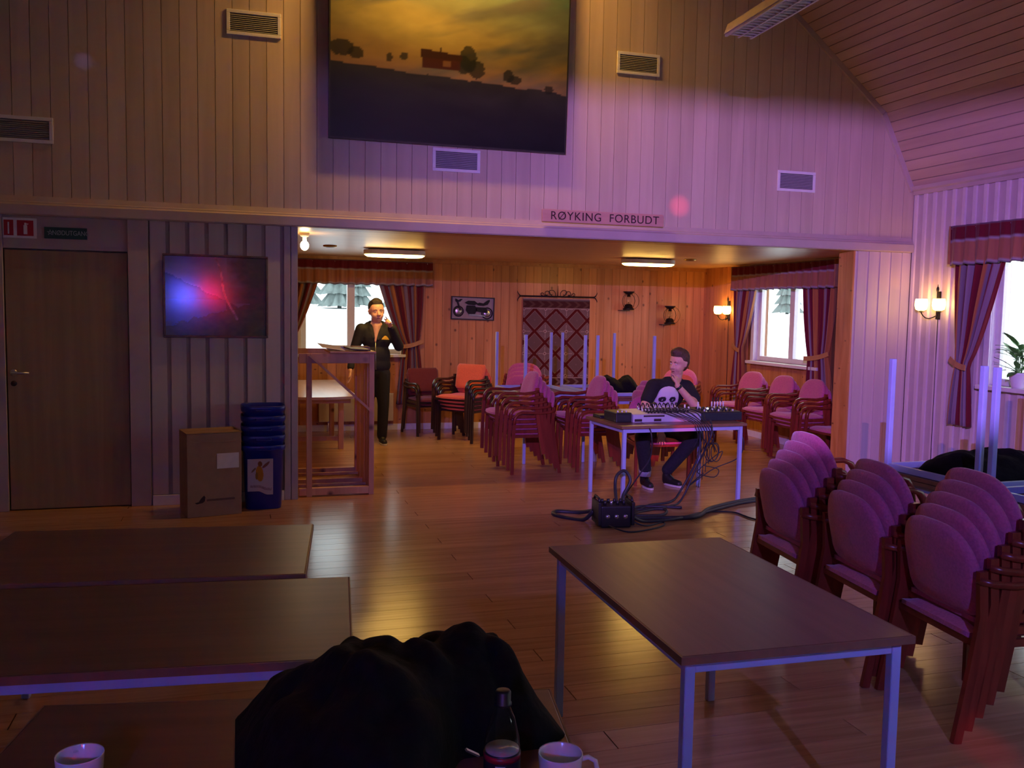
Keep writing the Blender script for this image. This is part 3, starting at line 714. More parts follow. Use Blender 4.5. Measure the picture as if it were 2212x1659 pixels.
# framed birch picture by the door
def birch(u, v):
    n = fbm(u*6, v*8, 4); n2 = fbm(u*18+3, v*22, 3)
    c = lerp((.10, .14, .18), (.16, .20, .22), n*1.4)
    hill = .78-.55*u+.1*(n-.5)
    if v < hill and v > .34: c = lerp((.018, .045, .05), (.035, .065, .06), n2)
    if v < .46 and u < .6: c = lerp((.05, .09, .16), (.09, .14, .22), n)
    if v < .12+.36*u+.07*(n2-.5): c = lerp((.018, .030, .010), (.07, .085, .025), n2*1.2)
    if u > .6 and v > .42: c = lerp(c, lerp((.02, .035, .012), (.09, .075, .035), n2), sstep(.55, .8, u+.25*(n-.5)))
    if u > .62 and .34 < v < .62: c = lerp(c, (.10, .030, .035), .5*n2)
    bx = .74-.26*v+.02*sin(v*9)
    if abs(u-bx) < .014-.006*v and v > .2: c = lerp((.30, .29, .27), (.08, .07, .06), max(0, n2-.35)*2)
    return c
FW, FH = .80, .655
pc = thing('framed_picture', 'framed lake and birch picture beside the door, glazed', 'picture', (-.57, D-.008, 1.40))
gridobj('print', lambda u, v: (FW*u, -.016, FH*v), 110, 90, birch, 'vpic', pc)
MB().box((0, -.0155, 0), (FW, -.004, FH)).build('backing', 'card', pc)
f = MB(); k = .018
f.box((-.012, -.026, -.012), (FW+.012, -.004, k-.012)).box((-.012, -.026, FH-k+.012), (FW+.012, -.004, FH+.012)).box((-.012, -.026, k-.012), (k-.012, -.004, FH-k+.012)).box((FW-k+.012, -.026, k-.012), (FW+.012, -.004, FH-k+.012))
f.build('frame', mat('gilt_frame', (.12, .075, .035), .35, .5, var=.3), pc, bevel=.004)
# signs over the door
fs = thing('fire_sign', 'red and white fire equipment sign above the door', 'sign', (-1.735, D+.012, 2.15))
MB().box((0, -.018, 0), (.235, 0, .155)).build('plate', 'white', fs)
M_['signred'] = mat('sign_red', (.42, .012, .02), .5, var=.05)
for a, b in ((.008, .075), (.10, .215)): MB().box((a, -.021, .018), (b, -.018, .137)).build('red_field', 'signred', fs)
m = MB().box((.146, -.023, .03), (.172, -.021, .10)).box((.152, -.023, .10), (.166, -.021, .118)).box((.166, -.023, .106), (.18, -.021, .112)); m.build('extinguisher_symbol', 'white', fs)
MB().box((.036, -.023, .03), (.046, -.021, .12)).build('ladder_symbol', 'white', fs)
es = thing('exit_sign', 'green emergency exit sign with pale lettering above the door', 'sign', (-1.445, D+.012, 2.155))
MB().box((0, -.02, 0), (.305, 0, .088)).build('plate', mat('sign_green', (.008, .07, .040), .5, var=.05), es)
M_['signpale'] = mat('sign_pale', (.33, .42, .36), .5, var=.04)
textobj('lettering', 'NØDUTGANG', .052, 'signpale', es, (.19, -.0205, .044), (PI/2, 0, 0), .001, sx=.78)
m = MB(); 
for k in range(5): a = PI/2+2*PI*k/5; m.prism([(.042+.008*cos(a+.6), .046+.008*sin(a+.6)), (.042+.026*cos(a), .046+.026*sin(a)), (.042+.008*cos(a-.6), .046+.008*sin(a-.6))], -.022, -.02)
m.lathe([(0, 0), (.01, 0)], 8, (.042, -.021, .046)); m.build('running_symbol', 'signpale', es)
# carved wooden sign
ws = thing('wooden_sign', 'wooden board reading RØYKING FORBUDT above the opening', 'sign', (2.63, D, 2.462))
MB().box((0, -.085, 0), (1.20, -.06, .112)).build('board', wood('sign_pine', (.52, .28, .21), (.60, .34, .26), (2, 14, 14), .5, rv=0), ws, bevel=.004)
M_['burnt'] = mat('burnt_letters', (.035, .012, .012), .8, var=.2)
textobj('lettering', 'RØYKING', .105, 'burnt', ws, (.325, -.0855, .054), (PI/2, 0, 0), .002, sx=1.0, spacing=1.1); textobj('lettering', 'FORBUDT', .105, 'burnt', ws, (.90, -.0855, .054), (PI/2, 0, 0), .002, sx=1.0, spacing=1.1)
# tube lamp under the hall ceiling
tl = thing('tube_lamp', 'unlit white tube lamp fitting hanging below the sloping ceiling', 'lamp', PY(1598, 76, 5.6), rz=R(-3))
MB().prism([(-.11, .0), (.11, .0), (.085, .07), (-.085, .07)], 0.02, -2.2).build('housing', 'white', tl, bevel=.004)
lv = MB()
for i in range(44): lv.box((-.085, -.02-i*.05, -.012), (.085, -.028-i*.05, .0))
lv.box((-.1, -2.2, -.014), (-.085, .02, 0)).box((.085, -2.2, -.014), (.1, .02, 0)).box((-.006, -2.2, -.014), (.006, .02, 0)); lv.build('louvre_grid', 'winwhite', tl, kind='stuff')
for sx in (-.045, .045): MB().tube([(sx, 0, .012), (sx, -2.15, .012)], .013).build('tube', 'china', tl)
for yy in (-.3, -1.9): MB().tube([(0, yy, .07), (0, yy, 5.6-tl.location.z-.002)], .004, 6).build('hanger', 'chrome', tl)

# ------------------------------------------------------------------ lamps
def ceiling_lamp(c, label):
    t = thing('ceiling_lamp', label, 'lamp', (c[0], c[1], AC), group='oval ceiling lamps in the alcove')
    def oval(L, W_, n=28): return [((L/2-W_/2)*(1 if cos(2*PI*k/n) > 0 else -1)+W_/2*cos(2*PI*k/n), W_/2*sin(2*PI*k/n)) for k in range(n)]
    MB().prism(oval(.71, .27), -.012, -.066, 'z').build('base', 'white', t, bevel=.006); MB().prism(oval(.60, .18), -.001, -.012, 'z').build('spacer', 'black', t)
    m = MB(); rings = [oval(.69, .25), oval(.68, .24), oval(.63, .19), oval(.5, .08)]; zs = [-.067, -.075, -.088, -.094]; n = 28
    m.add([(p[0], p[1], z) for r_, z in zip(rings, zs) for p in r_], [(i*n+k, i*n+(k+1) % n, (i+1)*n+(k+1) % n, (i+1)*n+k) for i in range(3) for k in range(n)]+[tuple(3*n+k for k in range(n))], True)
    m.build('diffuser', 'plafond', t)
    MB().ball((-.2, -.1, -.008), .008).build('screw', 'brass', t)
ceiling_lamp((1.73, 10.45), 'lit oval ceiling lamp above the standing man')
ceiling_lamp((4.93, 10.47), 'lit oval ceiling lamp above the seated man')
bl = thing('bulb_lamp', 'bare glowing bulb under the alcove ceiling at its left end', 'lamp', (.592, 8.62, AC))
MB().lathe([(0, 0), (.045, 0), (.04, -.03), (.018, -.04), (.018, -.075), (0, -.075)], 16).build('socket', 'white', bl)
MB().ball((0, 0, -.115), (.038, .038, .045), 16, 12).build('bulb', 'bulb', bl)
for q, lab in (((713, 530), 'small dark ceiling fitting near the bare bulb'), ((1491, 560), 'small dark ceiling fitting near the right ceiling lamp')):
    p = PZ(q[0], q[1], AC); t = thing('ceiling_fitting', lab, 'ceiling fitting', (p.x, p.y, AC)); MB().lathe([(0, 0), (.075, 0), (.075, -.012), (.06, -.02), (0, -.02)], 20).build('rim', 'brass', t); MB().lathe([(.0, -.022), (.05, -.0215)], 16).build('lens', 'black', t)
def sconce(y, z, label):
    t = thing('wall_sconce', label, 'lamp', (XR-.001, y, z), group='iron wall sconces')
    MB().box((-.012, -.022, -.16), (0, .022, .12)).build('wall_plate', 'iron', t, bevel=.004)
    sp = MB(); sp.tube([(-.03, 0, -.14), (-.03, 0, .12), (-.03, 0, .19)], [.006, .008, .002]); sp.ball((-.03, 0, .14), (.014, .014, .03)); sp.ball((-.03, 0, -.05), (.02, .02, .012)); sp.ball((-.03, 0, .03), (.012, .012, .035)); sp.build('spike', 'iron', t)
    for s in (-1, 1):
        pts = [(-.03, 0, -.12)]+[(-.03-.085*sin(a*PI/2), s*.12*a, -.12-.045*sin(a*PI)+.03*a) for a in (.2, .4, .6, .8, 1)]
        ao = MB().tube(pts, .0055).build('arm', 'iron', t)
        c = Vector(pts[-1])
        MB().lathe([(0, 0), (.03, .004), (.012, .01), (.012, .02), (0, .02)], 12, c).build('cup', 'iron', ao)
        MB().lathe([(.028, .018), (.052, .03), (.062, .07), (.06, .11), (.055, .135), (.052, .133), (.056, .11), (.058, .07), (.048, .034), (.02, .022)], 16, c).build('shade', 'lampglass', ao)
    MB().tube([(-.012, 0, -.16), (-.006, .003, -.6), (-.008, -.004, -z+.1)], .004, 6).build('cord', 'iron', t)
sconce(7.47, 1.80, 'lit iron wall sconce with two shades on the hall side wall')
sconce(11.52, 1.73, 'lit iron wall sconce with two shades in the alcove corner')

# ------------------------------------------------------------------ curtains
STR = [((.20, .018, .03), 1.0), ((.50, .20, .06), .55), ((.26, .20, .24), .35), ((.20, .018, .03), .6), ((.34, .26, .30), .5), ((.46, .17, .06), .45)]
def stripe(s):
    tot = sum(k for _, k in STR); s = (s % 1)*tot
    for c, k in STR:
        if s < k: return c
        s -= k
    return STR[0][0]
def drape(name, label, axis, pl, s_out, s_in, s_tie, ztop, zbot, ztie, sb, seed=0, group='striped curtains', frac=1.0):
    """s_out fixed outer side, s_in the inner edge at the top, s_tie the inner edge at the tieback; sb inner edge at the hem"""
    t = thing(name, label, 'curtain', (0, 0, 0), group=group)
    def fn(u, v):
        z = zbot+(ztop-zbot)*v
        if z > ztie: k = ((z-ztie)/(ztop-ztie)); e = s_tie+(s_in-s_tie)*k**.75; o = s_out+(s_tie-s_out)*.22*(1-k)**2
        else: k = (ztie-z)/(ztie-zbot); e = s_tie+(sb-s_tie)*k**.8; o = s_out+(s_tie-s_out)*.22*(1-k)**2
        s = o+(e-o)*u; amp = .022+.012*min(1, abs(z-ztie)*2)
        d = .075+amp*sin(u*2*PI*6+seed)+.4*amp*sin(u*2*PI*13+z*2+seed)
        return (pl-d, s, z) if axis == 'x' else (s, pl-d, z)
    gridobj('cloth', fn, 96, 26, lambda u, v: tuple(x*(.92+.16*hsh(int(u*96), seed)) for x in stripe(u*1.9*frac+.07*seed)), 'vcloth', t, solid=.003)
    b = MB(); o2 = s_out+(s_tie-s_out)*.22; pts = []
    sg = 1 if s_tie > s_out else -1
    for k in range(9):
        q = k/8; s = s_tie+sg*.012+(o2-.06*sg-s_tie)*q; z = ztie-.03+.075*q*q; d = .135-.03*q
        pts.append((pl-d, s, z) if axis == 'x' else (s, pl-d, z))
    b.sweep(pts, .006, .055, (0, 0, 1) if True else None)
    b.build('tieback', mat('tieback_gold', (.42, .20, .08), .7, var=.1), t)
    return t
def valance(label, axis, pl, s0, s1, z0, z1, seed=0):
    t = thing('valance', label, 'valance', (0, 0, 0), group='gathered window valances')
    def fn(u, v):
        z = z0+(z1-z0)*v; s = s0+(s1-s0)*u; amp = .008+.02*(1-v)
        d = .135+amp*sin(u*2*PI*15+seed+.8*sin(u*9))+.3*amp*sin(u*2*PI*37)
        z += .006*sin(u*2*PI*15+seed)*(1-v)
        return (pl-d, s, z) if axis == 'x' else (s, pl-d, z)
    def cf(u, v):
        if v > .97: return (.22, .18, .22)
        if v > .62: return (.17, .014, .025)
        if v > .56: return (.38, .34, .38)
        if v < .05: return (.12, .09, .10)
        if v < .11: return (.40, .35, .38)
        return lerp((.46, .20, .10), (.36, .15, .09), hsh(int(u*90), seed))
    gridobj('cloth', fn, 180, 18, cf, 'vcloth', t, solid=.003)
    r_ = MB()
    for s in (s0, s1):
        if axis == 'x': r_.box((pl-.14, s-.003, z0+.01), (pl-.001, s+.003, z1))
        else: r_.box((s-.003, pl-.14, z0+.01), (s+.003, pl-.001, z1))
    r_.build('return', mat('valance_gold', (.42, .19, .07), .8, var=.1), t)
    m = MB()
    if axis == 'x': m.box((pl-.125, s0+.003, z1-.03), (pl-.105, s1-.003, z1-.01))
    else: m.box((s0+.003, pl-.125, z1-.03), (s1-.003, pl-.105, z1-.01))
    m.build('rail', 'white', t)
    return t
valance('wine red and gold valance over the standing man\'s window', 'y', B, .45, 2.53, 1.965, 2.29, 1)
drape('curtain', 'striped curtain tied back left of the standing man\'s window', 'y', B, .44, 1.02, .66, 2.02, .36, 1.19, .72, 2)
drape('curtain', 'striped curtain tied back right of the standing man\'s window', 'y', B, 2.42, 1.80, 2.14, 2.02, .36, 1.18, 2.05, 0)
valance('wine red and gold valance over the alcove side window', 'x', XR, 8.98, 11.27, 1.985, 2.315, 3)
drape('curtain', 'striped curtain tied back at the left of the alcove side window', 'x', XR, 11.24, 10.72, 11.02, 2.03, .40, 1.20, 10.92, 1)
drape('curtain', 'striped curtain tied back at the right of the alcove side window', 'x', XR, 9.02, 9.66, 9.50, 2.03, .40, 1.17, 9.5, 4)
valance('wine red and pink valance over the hall window', 'x', XR, 5.1, 7.24, 2.165, 2.54, 5)
drape('curtain', 'striped curtain tied back at the left of the hall window', 'x', XR, 7.19, 6.57, 6.96, 2.23, .63, 1.22, 6.90, 3)
drape('curtain', 'striped curtain at the far right of the hall window', 'x', XR, 5.12, 5.70, 5.40, 2.23, .63, 1.22, 5.42, 2)

# ------------------------------------------------------------------ alcove wall things
tp = thing('tapestry', 'patterned red and grey woven tapestry on the pine wall', 'tapestry', (0, B, 0))
TX0, TX1, TZ0, TZ1 = 3.86, 4.87, .60, 1.84
def rug(u, v):
    x = (u-.5)*(TX1-TX0); z = v*(TZ1-TZ0)
    base = (.12, .065, .062); red = (.075, .005, .006); lt = (.26, .17, .155)
    ztop = TZ1-TZ0-z
    if ztop < .035: return (.085, .055, .055) if ztop > .02 else lt
    if ztop < .135: return lerp((.055, .014, .014), (.09, .04, .03), 1 if (math.floor((x+5)*22+abs(((ztop-.035)*20) % 2-1)*1.5) % 3 == 0) else 0)
    if ztop < .15: return lt
    if z < .10: return lerp((.055, .014, .014), (.14, .085, .07), 1 if (math.floor((x+5)*22+abs((z*20) % 2-1)*1.5) % 3 == 0) else 0)
    if z < .115: return lt
    p = .320; q = .318
    a = ((x+.01)/p+(ztop-.15)/q); b = ((x+.01)/p-(ztop-.15)/q)
    fa, fb = (a % 1), (b % 1); da, db = min(fa, 1-fa), min(fb, 1-fb); dm = min(da, db)
    if dm < .085: return red
    if dm < .105: return lt
    ia, ib = math.floor(a), math.floor(b)
    cu, cv = abs(fa-.5), abs(fb-.5); r_ = max(cu, cv)
    if (ia+ib) % 2 == 0:
        if r_ < .045: return (.12, .03, .03)
        if (abs(cu-cv) < .03 and .12 < r_ < .3) or r_ < .1: return (.34, .24, .22)
        if .27 < r_ < .30: return (.17, .10, .10)
        return (.15, .088, .085)
    if r_ < .04: return (.16, .09, .09)
    return base
gridobj('cloth', lambda u, v: (TX0+(TX1-TX0)*u, -.022-.004*sin(u*11)*(1-v), TZ0+(TZ1-TZ0)*v), 150, 180, rug, 'vrug', tp, solid=.006)
ir = thing('tapestry_hanger', 'wrought iron scroll hanger above the tapestry', 'hanger', (0, B, 0))
MB().tube([(3.83, -.03, 1.868), (4.92, -.03, 1.868)], .011).build('rod', 'iron', ir)
for sx, x0 in ((-1, 3.83), (1, 4.92)):
    for sz in (-1, 1): MB().tube([(x0, -.03, 1.868), (x0+sx*.03, -.03, 1.868+sz*.012), (x0+sx*.055, -.03, 1.868+sz*.05), (x0+sx*.06, -.03, 1.868+sz*.07)], [.010, .008, .006, .003]).build('finial', 'iron', ir)
for cx, w_, s in ((4.375, .10, 1), (4.375, .10, -1), (4.375, .22, 1), (4.375, .22, -1), (4.375, .36, 1), (4.375, .36, -1)):
    pts = []; hgt = .115 if w_ < .15 else (.095 if w_ < .3 else .06)
    for k in range(15):
        a = k/14; ang = a*1.65*PI; rr = hgt*.5*(1-.5*a); pts.append((cx+s*(w_*.55+.06-rr*cos(ang)-.02), -.03, 1.872+hgt*.48+rr*sin(ang)*1.0-(1-a)*hgt*.2))
    pts = [(cx+s*w_*.35, -.03, 1.872)]+pts; MB().tube(pts, .005, 6).build('scroll', 'iron', ir)
MB().tube([(4.375, -.03, 1.872), (4.375, -.03, 2.02)], [.007, .002], 6).build('leaf', 'iron', ir)
for sx in (4.1, 4.65): MB().box((sx-.01, -.03, 1.862), (sx+.01, -.001, 1.874)).build('bracket', 'iron', ir)
# motorcycle wall art
ma = thing('motorcycle_picture', 'black framed motorcycle relief picture with round metal wheels', 'picture', (2.815, B, 1.525), ry=R(1.2))
MW, MH = .62, .32
MB().box((0, -.012, 0), (MW, -.001, MH)).build('backing', mat('pale_board', (.30, .24, .24), .7, var=.08), ma)
f = MB(); k = .014
f.box((0, -.03, 0), (MW, -.001, k)).box((0, -.03, MH-k), (MW, -.001, MH)).box((0, -.03, k), (k, -.001, MH-k)).box((MW-k, -.03, k), (MW, -.001, MH-k)); f.build('frame', 'black', ma)
for cx, cz, rr in ((.105, .115, .068), (.515, .10, .075)):
    w_ = MB(); w_.tube([(cx+rr*cos(2*PI*q/24), -.022, cz+rr*sin(2*PI*q/24)) for q in range(25)], .009, 6); w_.build('wheel', 'iron', ma)
    h = MB().lathe([(0, .012), (.02, .011), (.04, .006), (.056, .0)], 20).build('hub', 'chrome', ma, loc=(cx, -.014, cz)); h.rotation_euler = (PI/2, 0, 0)
def flat(name, poly, m, d0=-.03, d1=-.012): MB().prism(poly, d0, d1).build(name, m, ma)
flat('fork', [(.12, .12), (.14, .125), (.10, .25), (.06, .27), (.055, .255), (.08, .235)], 'iron')
flat('handlebar', [(.05, .27), (.12, .245), (.15, .275), (.16, .285), (.13, .285), (.10, .265), (.06, .29)], 'iron')
flat('tank', [(.19, .235), (.24, .265), (.33, .265), (.38, .23), (.33, .205), (.24, .21)], 'iron')
flat('engine', [(.22, .20), (.34, .20), (.37, .14), (.34, .085), (.25, .08), (.21, .13)], 'iron')
flat('saddle', [(.36, .225), (.40, .245), (.46, .235), (.51, .275), (.545, .29), (.55, .27), (.52, .22), (.46, .20), (.38, .205)], 'iron')
flat('rear_frame', [(.35, .18), (.50, .18), (.525, .11), (.50, .10), (.36, .12)], 'iron')
flat('exhaust', [(.26, .08), (.43, .075), (.49, .06), (.49, .05), (.26, .06)], 'chrome')
# hanging oil lanterns
def lantern(p, label, mir=1):
    t = thing('oil_lantern', label, 'lantern', (p[0], B-.13, p[2]), group='iron oil lanterns on the pine wall')
    MB().lathe([(0, -.13), (.075, -.13), (.085, -.115), (.06, -.10), (.055, -.06), (.03, -.045), (0, -.045)], 18).build('tank', 'iron', t)
    MB().lathe([(.03, -.05), (.045, -.01), (.046, .02), (.03, .055), (.026, .07)], 18).build('chimney', 'glass', t)
    MB().lathe([(.028, .06), (.02, .09), (.055, .105), (.085, .135), (.08, .137), (.05, .112), (.0, .112)], 18).build('hood', 'iron', t)
    MB().lathe([(0, -.05), (.015, -.05), (.012, -.02), (0, -.015)], 10).build('burner', 'brass', t)
    for s in (-1, 1): MB().tube([(s*.045, 0, .10), (s*.085, 0, .06), (s*.10, 0, 0), (s*.085, 0, -.06), (s*.06, 0, -.10)], .0035, 6).build('guard', 'iron', t)
    MB().tube([(mir*.04+.12*cos(a), -.01, .0+.125*sin(a)) for a in [2*PI*k/28 for k in range(29)]], .0028, 6).build('bail', 'iron', t)
    MB().tube([(0, 0, .11), (0, .07, .125), (0, .129, .13)], .006, 6).build('hook', 'iron', t)
    MB().box((-.11, .02, -.145), (.03, .129, -.133)).build('shelf', 'darkwood', t)
lantern(PY(1358, 650, B-.13), 'iron oil lantern nearest the tapestry, hung higher')
lantern(PY(1447, 681, B-.13), 'iron oil lantern nearer the sconce, hung lower')
# radiator under the window
rd = thing('radiator', 'cream panel radiator under the standing man\'s window', 'radiator', (0, B, 0))
MB().box((1.02, -.075, .13), (2.02, -.04, .50)).build('panel', mat('radiator_cream', (.62, .52, .40), .45, var=.03), rd, bevel=.008)
MB().box((1.02, -.074, .50), (2.02, -.02, .508)).build('top_grille', 'white', rd)
for x in (1.15, 1.9): MB().box((x-.02, -.04, .2), (x+.02, -.001, .45)).build('bracket', 'white', rd)
for x in (1.15, 1.9): MB().tube([(x, -.05, .14), (x, -.05, .0)], .009).build('pipe', 'white', rd)
# plant on the sill
pp = PX(2202, 830, XR-.03)
pf = thing('potted_plant', 'green leafy plant in a white pot on the hall window sill', 'plant', (XR-.045, pp.y, W3[2]))
MB().lathe([(0, 0), (.05, 0), (.058, .02), (.085, .13), (.09, .14), (.083, .142), (.07, .12), (0, .118)], 20).build('pot', 'china', pf)
M_['leaf'] = mat('leaf_green', (.09, .25, .05), .45, var=.2, scale=20)
rnd = random.Random(3); lm_ = None
for i in range(44):
    a = i*2.4; el = .2+1.0*rnd.random(); L = .14+.08*rnd.random(); z0 = .14+.24*rnd.random()
    if lm_ is None:
        vs = []; 
        for k in range(6): q = k/5; w_ = .028*sin(PI*min(1, q*1.02))**.8; vs += [(q, -w_*5, .12*sin(q*PI)*.5), (q, 0, .12*sin(q*PI)*.5-.02), (q, w_*5, .12*sin(q*PI)*.5)]
        mb = MB().add(vs, [(k*3+j, k*3+j+1, k*3+j+4, k*3+j+3) for k in range(5) for j in range(2)], True); lm_ = mb.mesh('leaf', 'leaf')
    x0, y0 = .02*cos(a), .02*sin(a); shared('leaf', lm_, pf, (x0, y0, z0), (0, -el+.5, a), (L, L*1.3, L))
m = MB()
for i in range(6): a = i*1.05; m.tube([(.02*cos(a), .02*sin(a), .11), (.03*cos(a), .03*sin(a), .2), (.02*cos(a), .02*sin(a), .34)], .004, 5)
m.build('stems', 'leaf', pf)

# ------------------------------------------------------------------ pine stand, oval table, papers
ls = thing('pine_stand', 'tall open pine stand with slatted base at the alcove opening', 'stand', (0, 0, 0))
SX0, SX1, SY0, SY1, SH = .50, 1.15, 7.985, 9.05, 1.275
def lpart(n, a, b): return MB().box(a, b).build(n, 'pinefurn', ls, bevel=.003)
lpart('post', (SX1-.045, SY0, 0), (SX1, SY0+.06, SH-.02)); lpart('post', (.563, SY0, 0), (.61, SY0+.05, SH-.02))
lpart('post', (SX1-.045, SY1-.06, 0), (SX1, SY1, SH-.02)); lpart('post', (SX0, SY1-.05, 0), (SX0+.05, SY1, SH-.02))
lpart('side_board', (SX1-.03, SY0+.26, .0), (SX1-.008, SY0+.42, SH-.03)); lpart('side_board', (SX1-.03, SY0+.45, .0), (SX1-.008, SY0+.72, SH-.03)); lpart('side_board', (SX1-.03, SY0+.75, .0), (SX1-.008, SY1-.06, SH-.03))
lpart('side_board', (SX1-.028, SY0+.06, .0), (SX1-.006, SY0+.26, .72))
lpart('top_rail', (SX0, SY0+.004, SH-.105), (SX1, SY0+.03, SH-.02)); lpart('top_rail', (SX0, SY1-.03, SH-.075), (SX1-.045, SY1, SH-.02)); lpart('top_rail', (SX1-.04, SY0+.03, SH-.10), (SX1-.006, SY1-.03, SH-.032))
MB().bar((.585, SY0-.012, SH-.03), (SX1-.02, SY0-.012, .74), .02, .055, (0, 1, 0)).build('brace', 'pinefurn', ls)
for y_ in (SY0+.0, SY0+.42, SY1-.06): lpart('base_slat', (SX0, y_+.001, .012), (SX1-.045, y_+.055, .075))
for y_ in (SY0+.2, SY0+.75): lpart('base_slat', (SX0, y_, .05), (SX1-.045, y_+.03, .075))
lpart('desk_board', (.76, SY0-.02, SH-.018), (SX1+.012, SY0+.55, SH))
def sheet(name, label, c, w_, d_, rz, tx, ty, z, m='paper', th=.003, cat='paper'):
    o = tag(MB().box((-w_/2, -d_/2, 0), (w_/2, d_/2, th)).build(name, m, None), label, cat); o.location = (c[0], c[1], z); o.rotation_euler = (tx, ty, rz); return o
M_['booklet'] = mat('dark_booklet', (.05, .02, .03), .5, var=.2)
sheet('paper_sheet', 'white sheet propped on the pine stand at the left', (.785, SY0+.14), .20, .27, .1, R(6), R(8), SH+.032)
sheet('paper_stack', 'stack of white papers on the pine stand behind the booklet', (.88, SY0+.42), .20, .25, -.05, 0, 0, SH+.001, th=.03)
sheet('booklet', 'dark booklet with yellow edge lying on the pine stand', (1.01, SY0+.12), .18, .22, .2, R(3), R(3), SH+.013, 'booklet', .012, 'booklet')
sheet('folder', 'brown folder on the right end of the pine stand', (1.075, SY0+.40), .15, .24, .0, 0, 0, SH+.001, 'card', .028, 'folder')
ot = thing('bow_end_table', 'pale topped wooden table with bowed end behind the pine stand', 'table', (.82, 10.75, 0))
poly = [(-.40, 1.18), (-.40, -1.05)]+[(-.40+.8*k/12, -1.05-.13*sin(PI*k/12)) for k in range(1, 12)]+[(.40, -1.05), (.40, 1.18)]
MB().prism(poly, .69, .72, 'z').build('table_top', wood('pale_table_top', (.55, .36, .24), (.64, .44, .31), (10, 1, 10), .22, rv=0), ot, bevel=.004)
for sx in (-.33, .33):
    for sy in (-.05, 1.05): MB().box((sx-.03, sy-.03, 0), (sx+.03, sy+.03, .69)).build('leg', 'pinefurn', ot, bevel=.004)
MB().box((-.3, -.06, .10), (.3, -.03, .15)).build('stretcher', 'pinefurn', ot)
MB().box((-.34, -.9, .63), (-.31, 1.08, .69)).box((.31, -.9, .63), (.34, 1.08, .69)).box((-.34, -.93, .63), (.34, -.9, .69)).build('apron', 'pinefurn', ot)

# ------------------------------------------------------------------ box and bins by the left wall
bx_ = thing('cardboard_box', 'tall brown cardboard box with white label beside the blue bins', 'box', (-.385, 7.36, 0), R(13))
MB().box((0, 0, 0), (.415, .33, .655)).build('carton', 'card', bx_, bevel=.004)
MB().box((.0, -.0015, .585), (.415, 0, .592)).box((-.001, .0, .657), (.416, .162, .660)).box((-.001, .168, .657), (.416, .33, .660)).build('flap', 'card', bx_)
MB().box((.225, -.003, .375), (.395, -.0005, .495)).build('label', 'paper', bx_)
M_['ink'] = mat('dark_ink', (.035, .015, .012), .8, var=.1)
MB().prism([(.055, .115), (.085, .12), (.105, .15), (.125, .17), (.135, .155), (.13, .125), (.115, .112), (.09, .108), (.07, .104)], -.003, -.0005).build('bird_mark', 'ink', bx_)
MB().box((.145, -.003, .122), (.36, -.0005, .138)).build('print_line', mat('faint_ink', (.15, .08, .05), .8, var=.1), bx_)
def bin_(i, z, label):
    t = thing('plastic_bin', label, 'bin', (.192, 7.695, z), group='nested blue plastic bins')
    H_ = .53; m = MB(); n = 32
    def ring(w_, d_, z_, p=5): return [(w_/2*(abs(cos(a))**(2/p))*(1 if cos(a) > 0 else -1), d_/2*(abs(sin(a))**(2/p))*(1 if sin(a) > 0 else -1), z_) for a in [2*PI*k/n for k in range(n)]]
    rs = [ring(.27, .25, 0), ring(.285, .265, .006), ring(.325, .305, H_-.05), ring(.345, .32, H_-.046), ring(.355, .33, H_-.03), ring(.355, .33, H_-.006), ring(.348, .322, H_), ring(.338, .312, H_-.004), ring(.32, .30, H_-.05), ring(.28, .26, .012)]
    vs = [v for r_ in rs for v in r_]; k_ = len(rs)
    m.add(vs, [(a*n+k, a*n+(k+1) % n, (a+1)*n+(k+1) % n, (a+1)*n+k) for a in range(k_-1) for k in range(n)]+[tuple(range(n-1, -1, -1)), tuple((k_-1)*n+k for k in range(n))], True)
    m.build('shell', 'bin', t)
    MB().tube([(-.06, -.166, H_-.02), (-.06, -.175, H_-.035), (.06, -.175, H_-.035), (.06, -.166, H_-.02)], .004, 6).build('handle', 'bin', t)
    return t
for i in range(5): b0 = bin_(i, .08*i, 'blue plastic bin, %s of five nested beside the cardboard box' % (ORD[i] if i < 4 else 'topmost'))
def poster(u, v):
    c = (.50, .44, .46)
    def el(cx, cy, a, b, r=0):
        dx, dy = u-cx, (v-cy)*1.32; x_, y_ = dx*cos(r)+dy*sin(r), -dx*sin(r)+dy*cos(r); return (x_/a)**2+(y_/b)**2 < 1
    if el(.47, .56, .15, .32, .05): c = (.46, .20, .015)
    if el(.49, .85, .09, .11): c = (.26, .08, .02)
    if el(.24, .66, .04, .13, -.75): c = (.22, .13, .08)
    if el(.72, .83, .05, .19, -.85): c = (.26, .09, .06)
    if el(.36, .48, .055, .15): c = (.25, .12, .02)
    if .12 < v < .20 and .1 < u < .94 and vnoise(u*30, v*50) > .25: c = (.30, .22, .24)
    return c
ps = tag(gridobj('bin_poster', lambda u, v: (.065+.20*u, 7.695-.13-.012-.033*v-.002-.004, .155+.27*v-.03*sstep(.4, .8, u)*(1-v)), 60, 80, poster, 'vprint', solid=.001), 'white paper with a yellow figure taped to the lowest blue bin', 'poster')

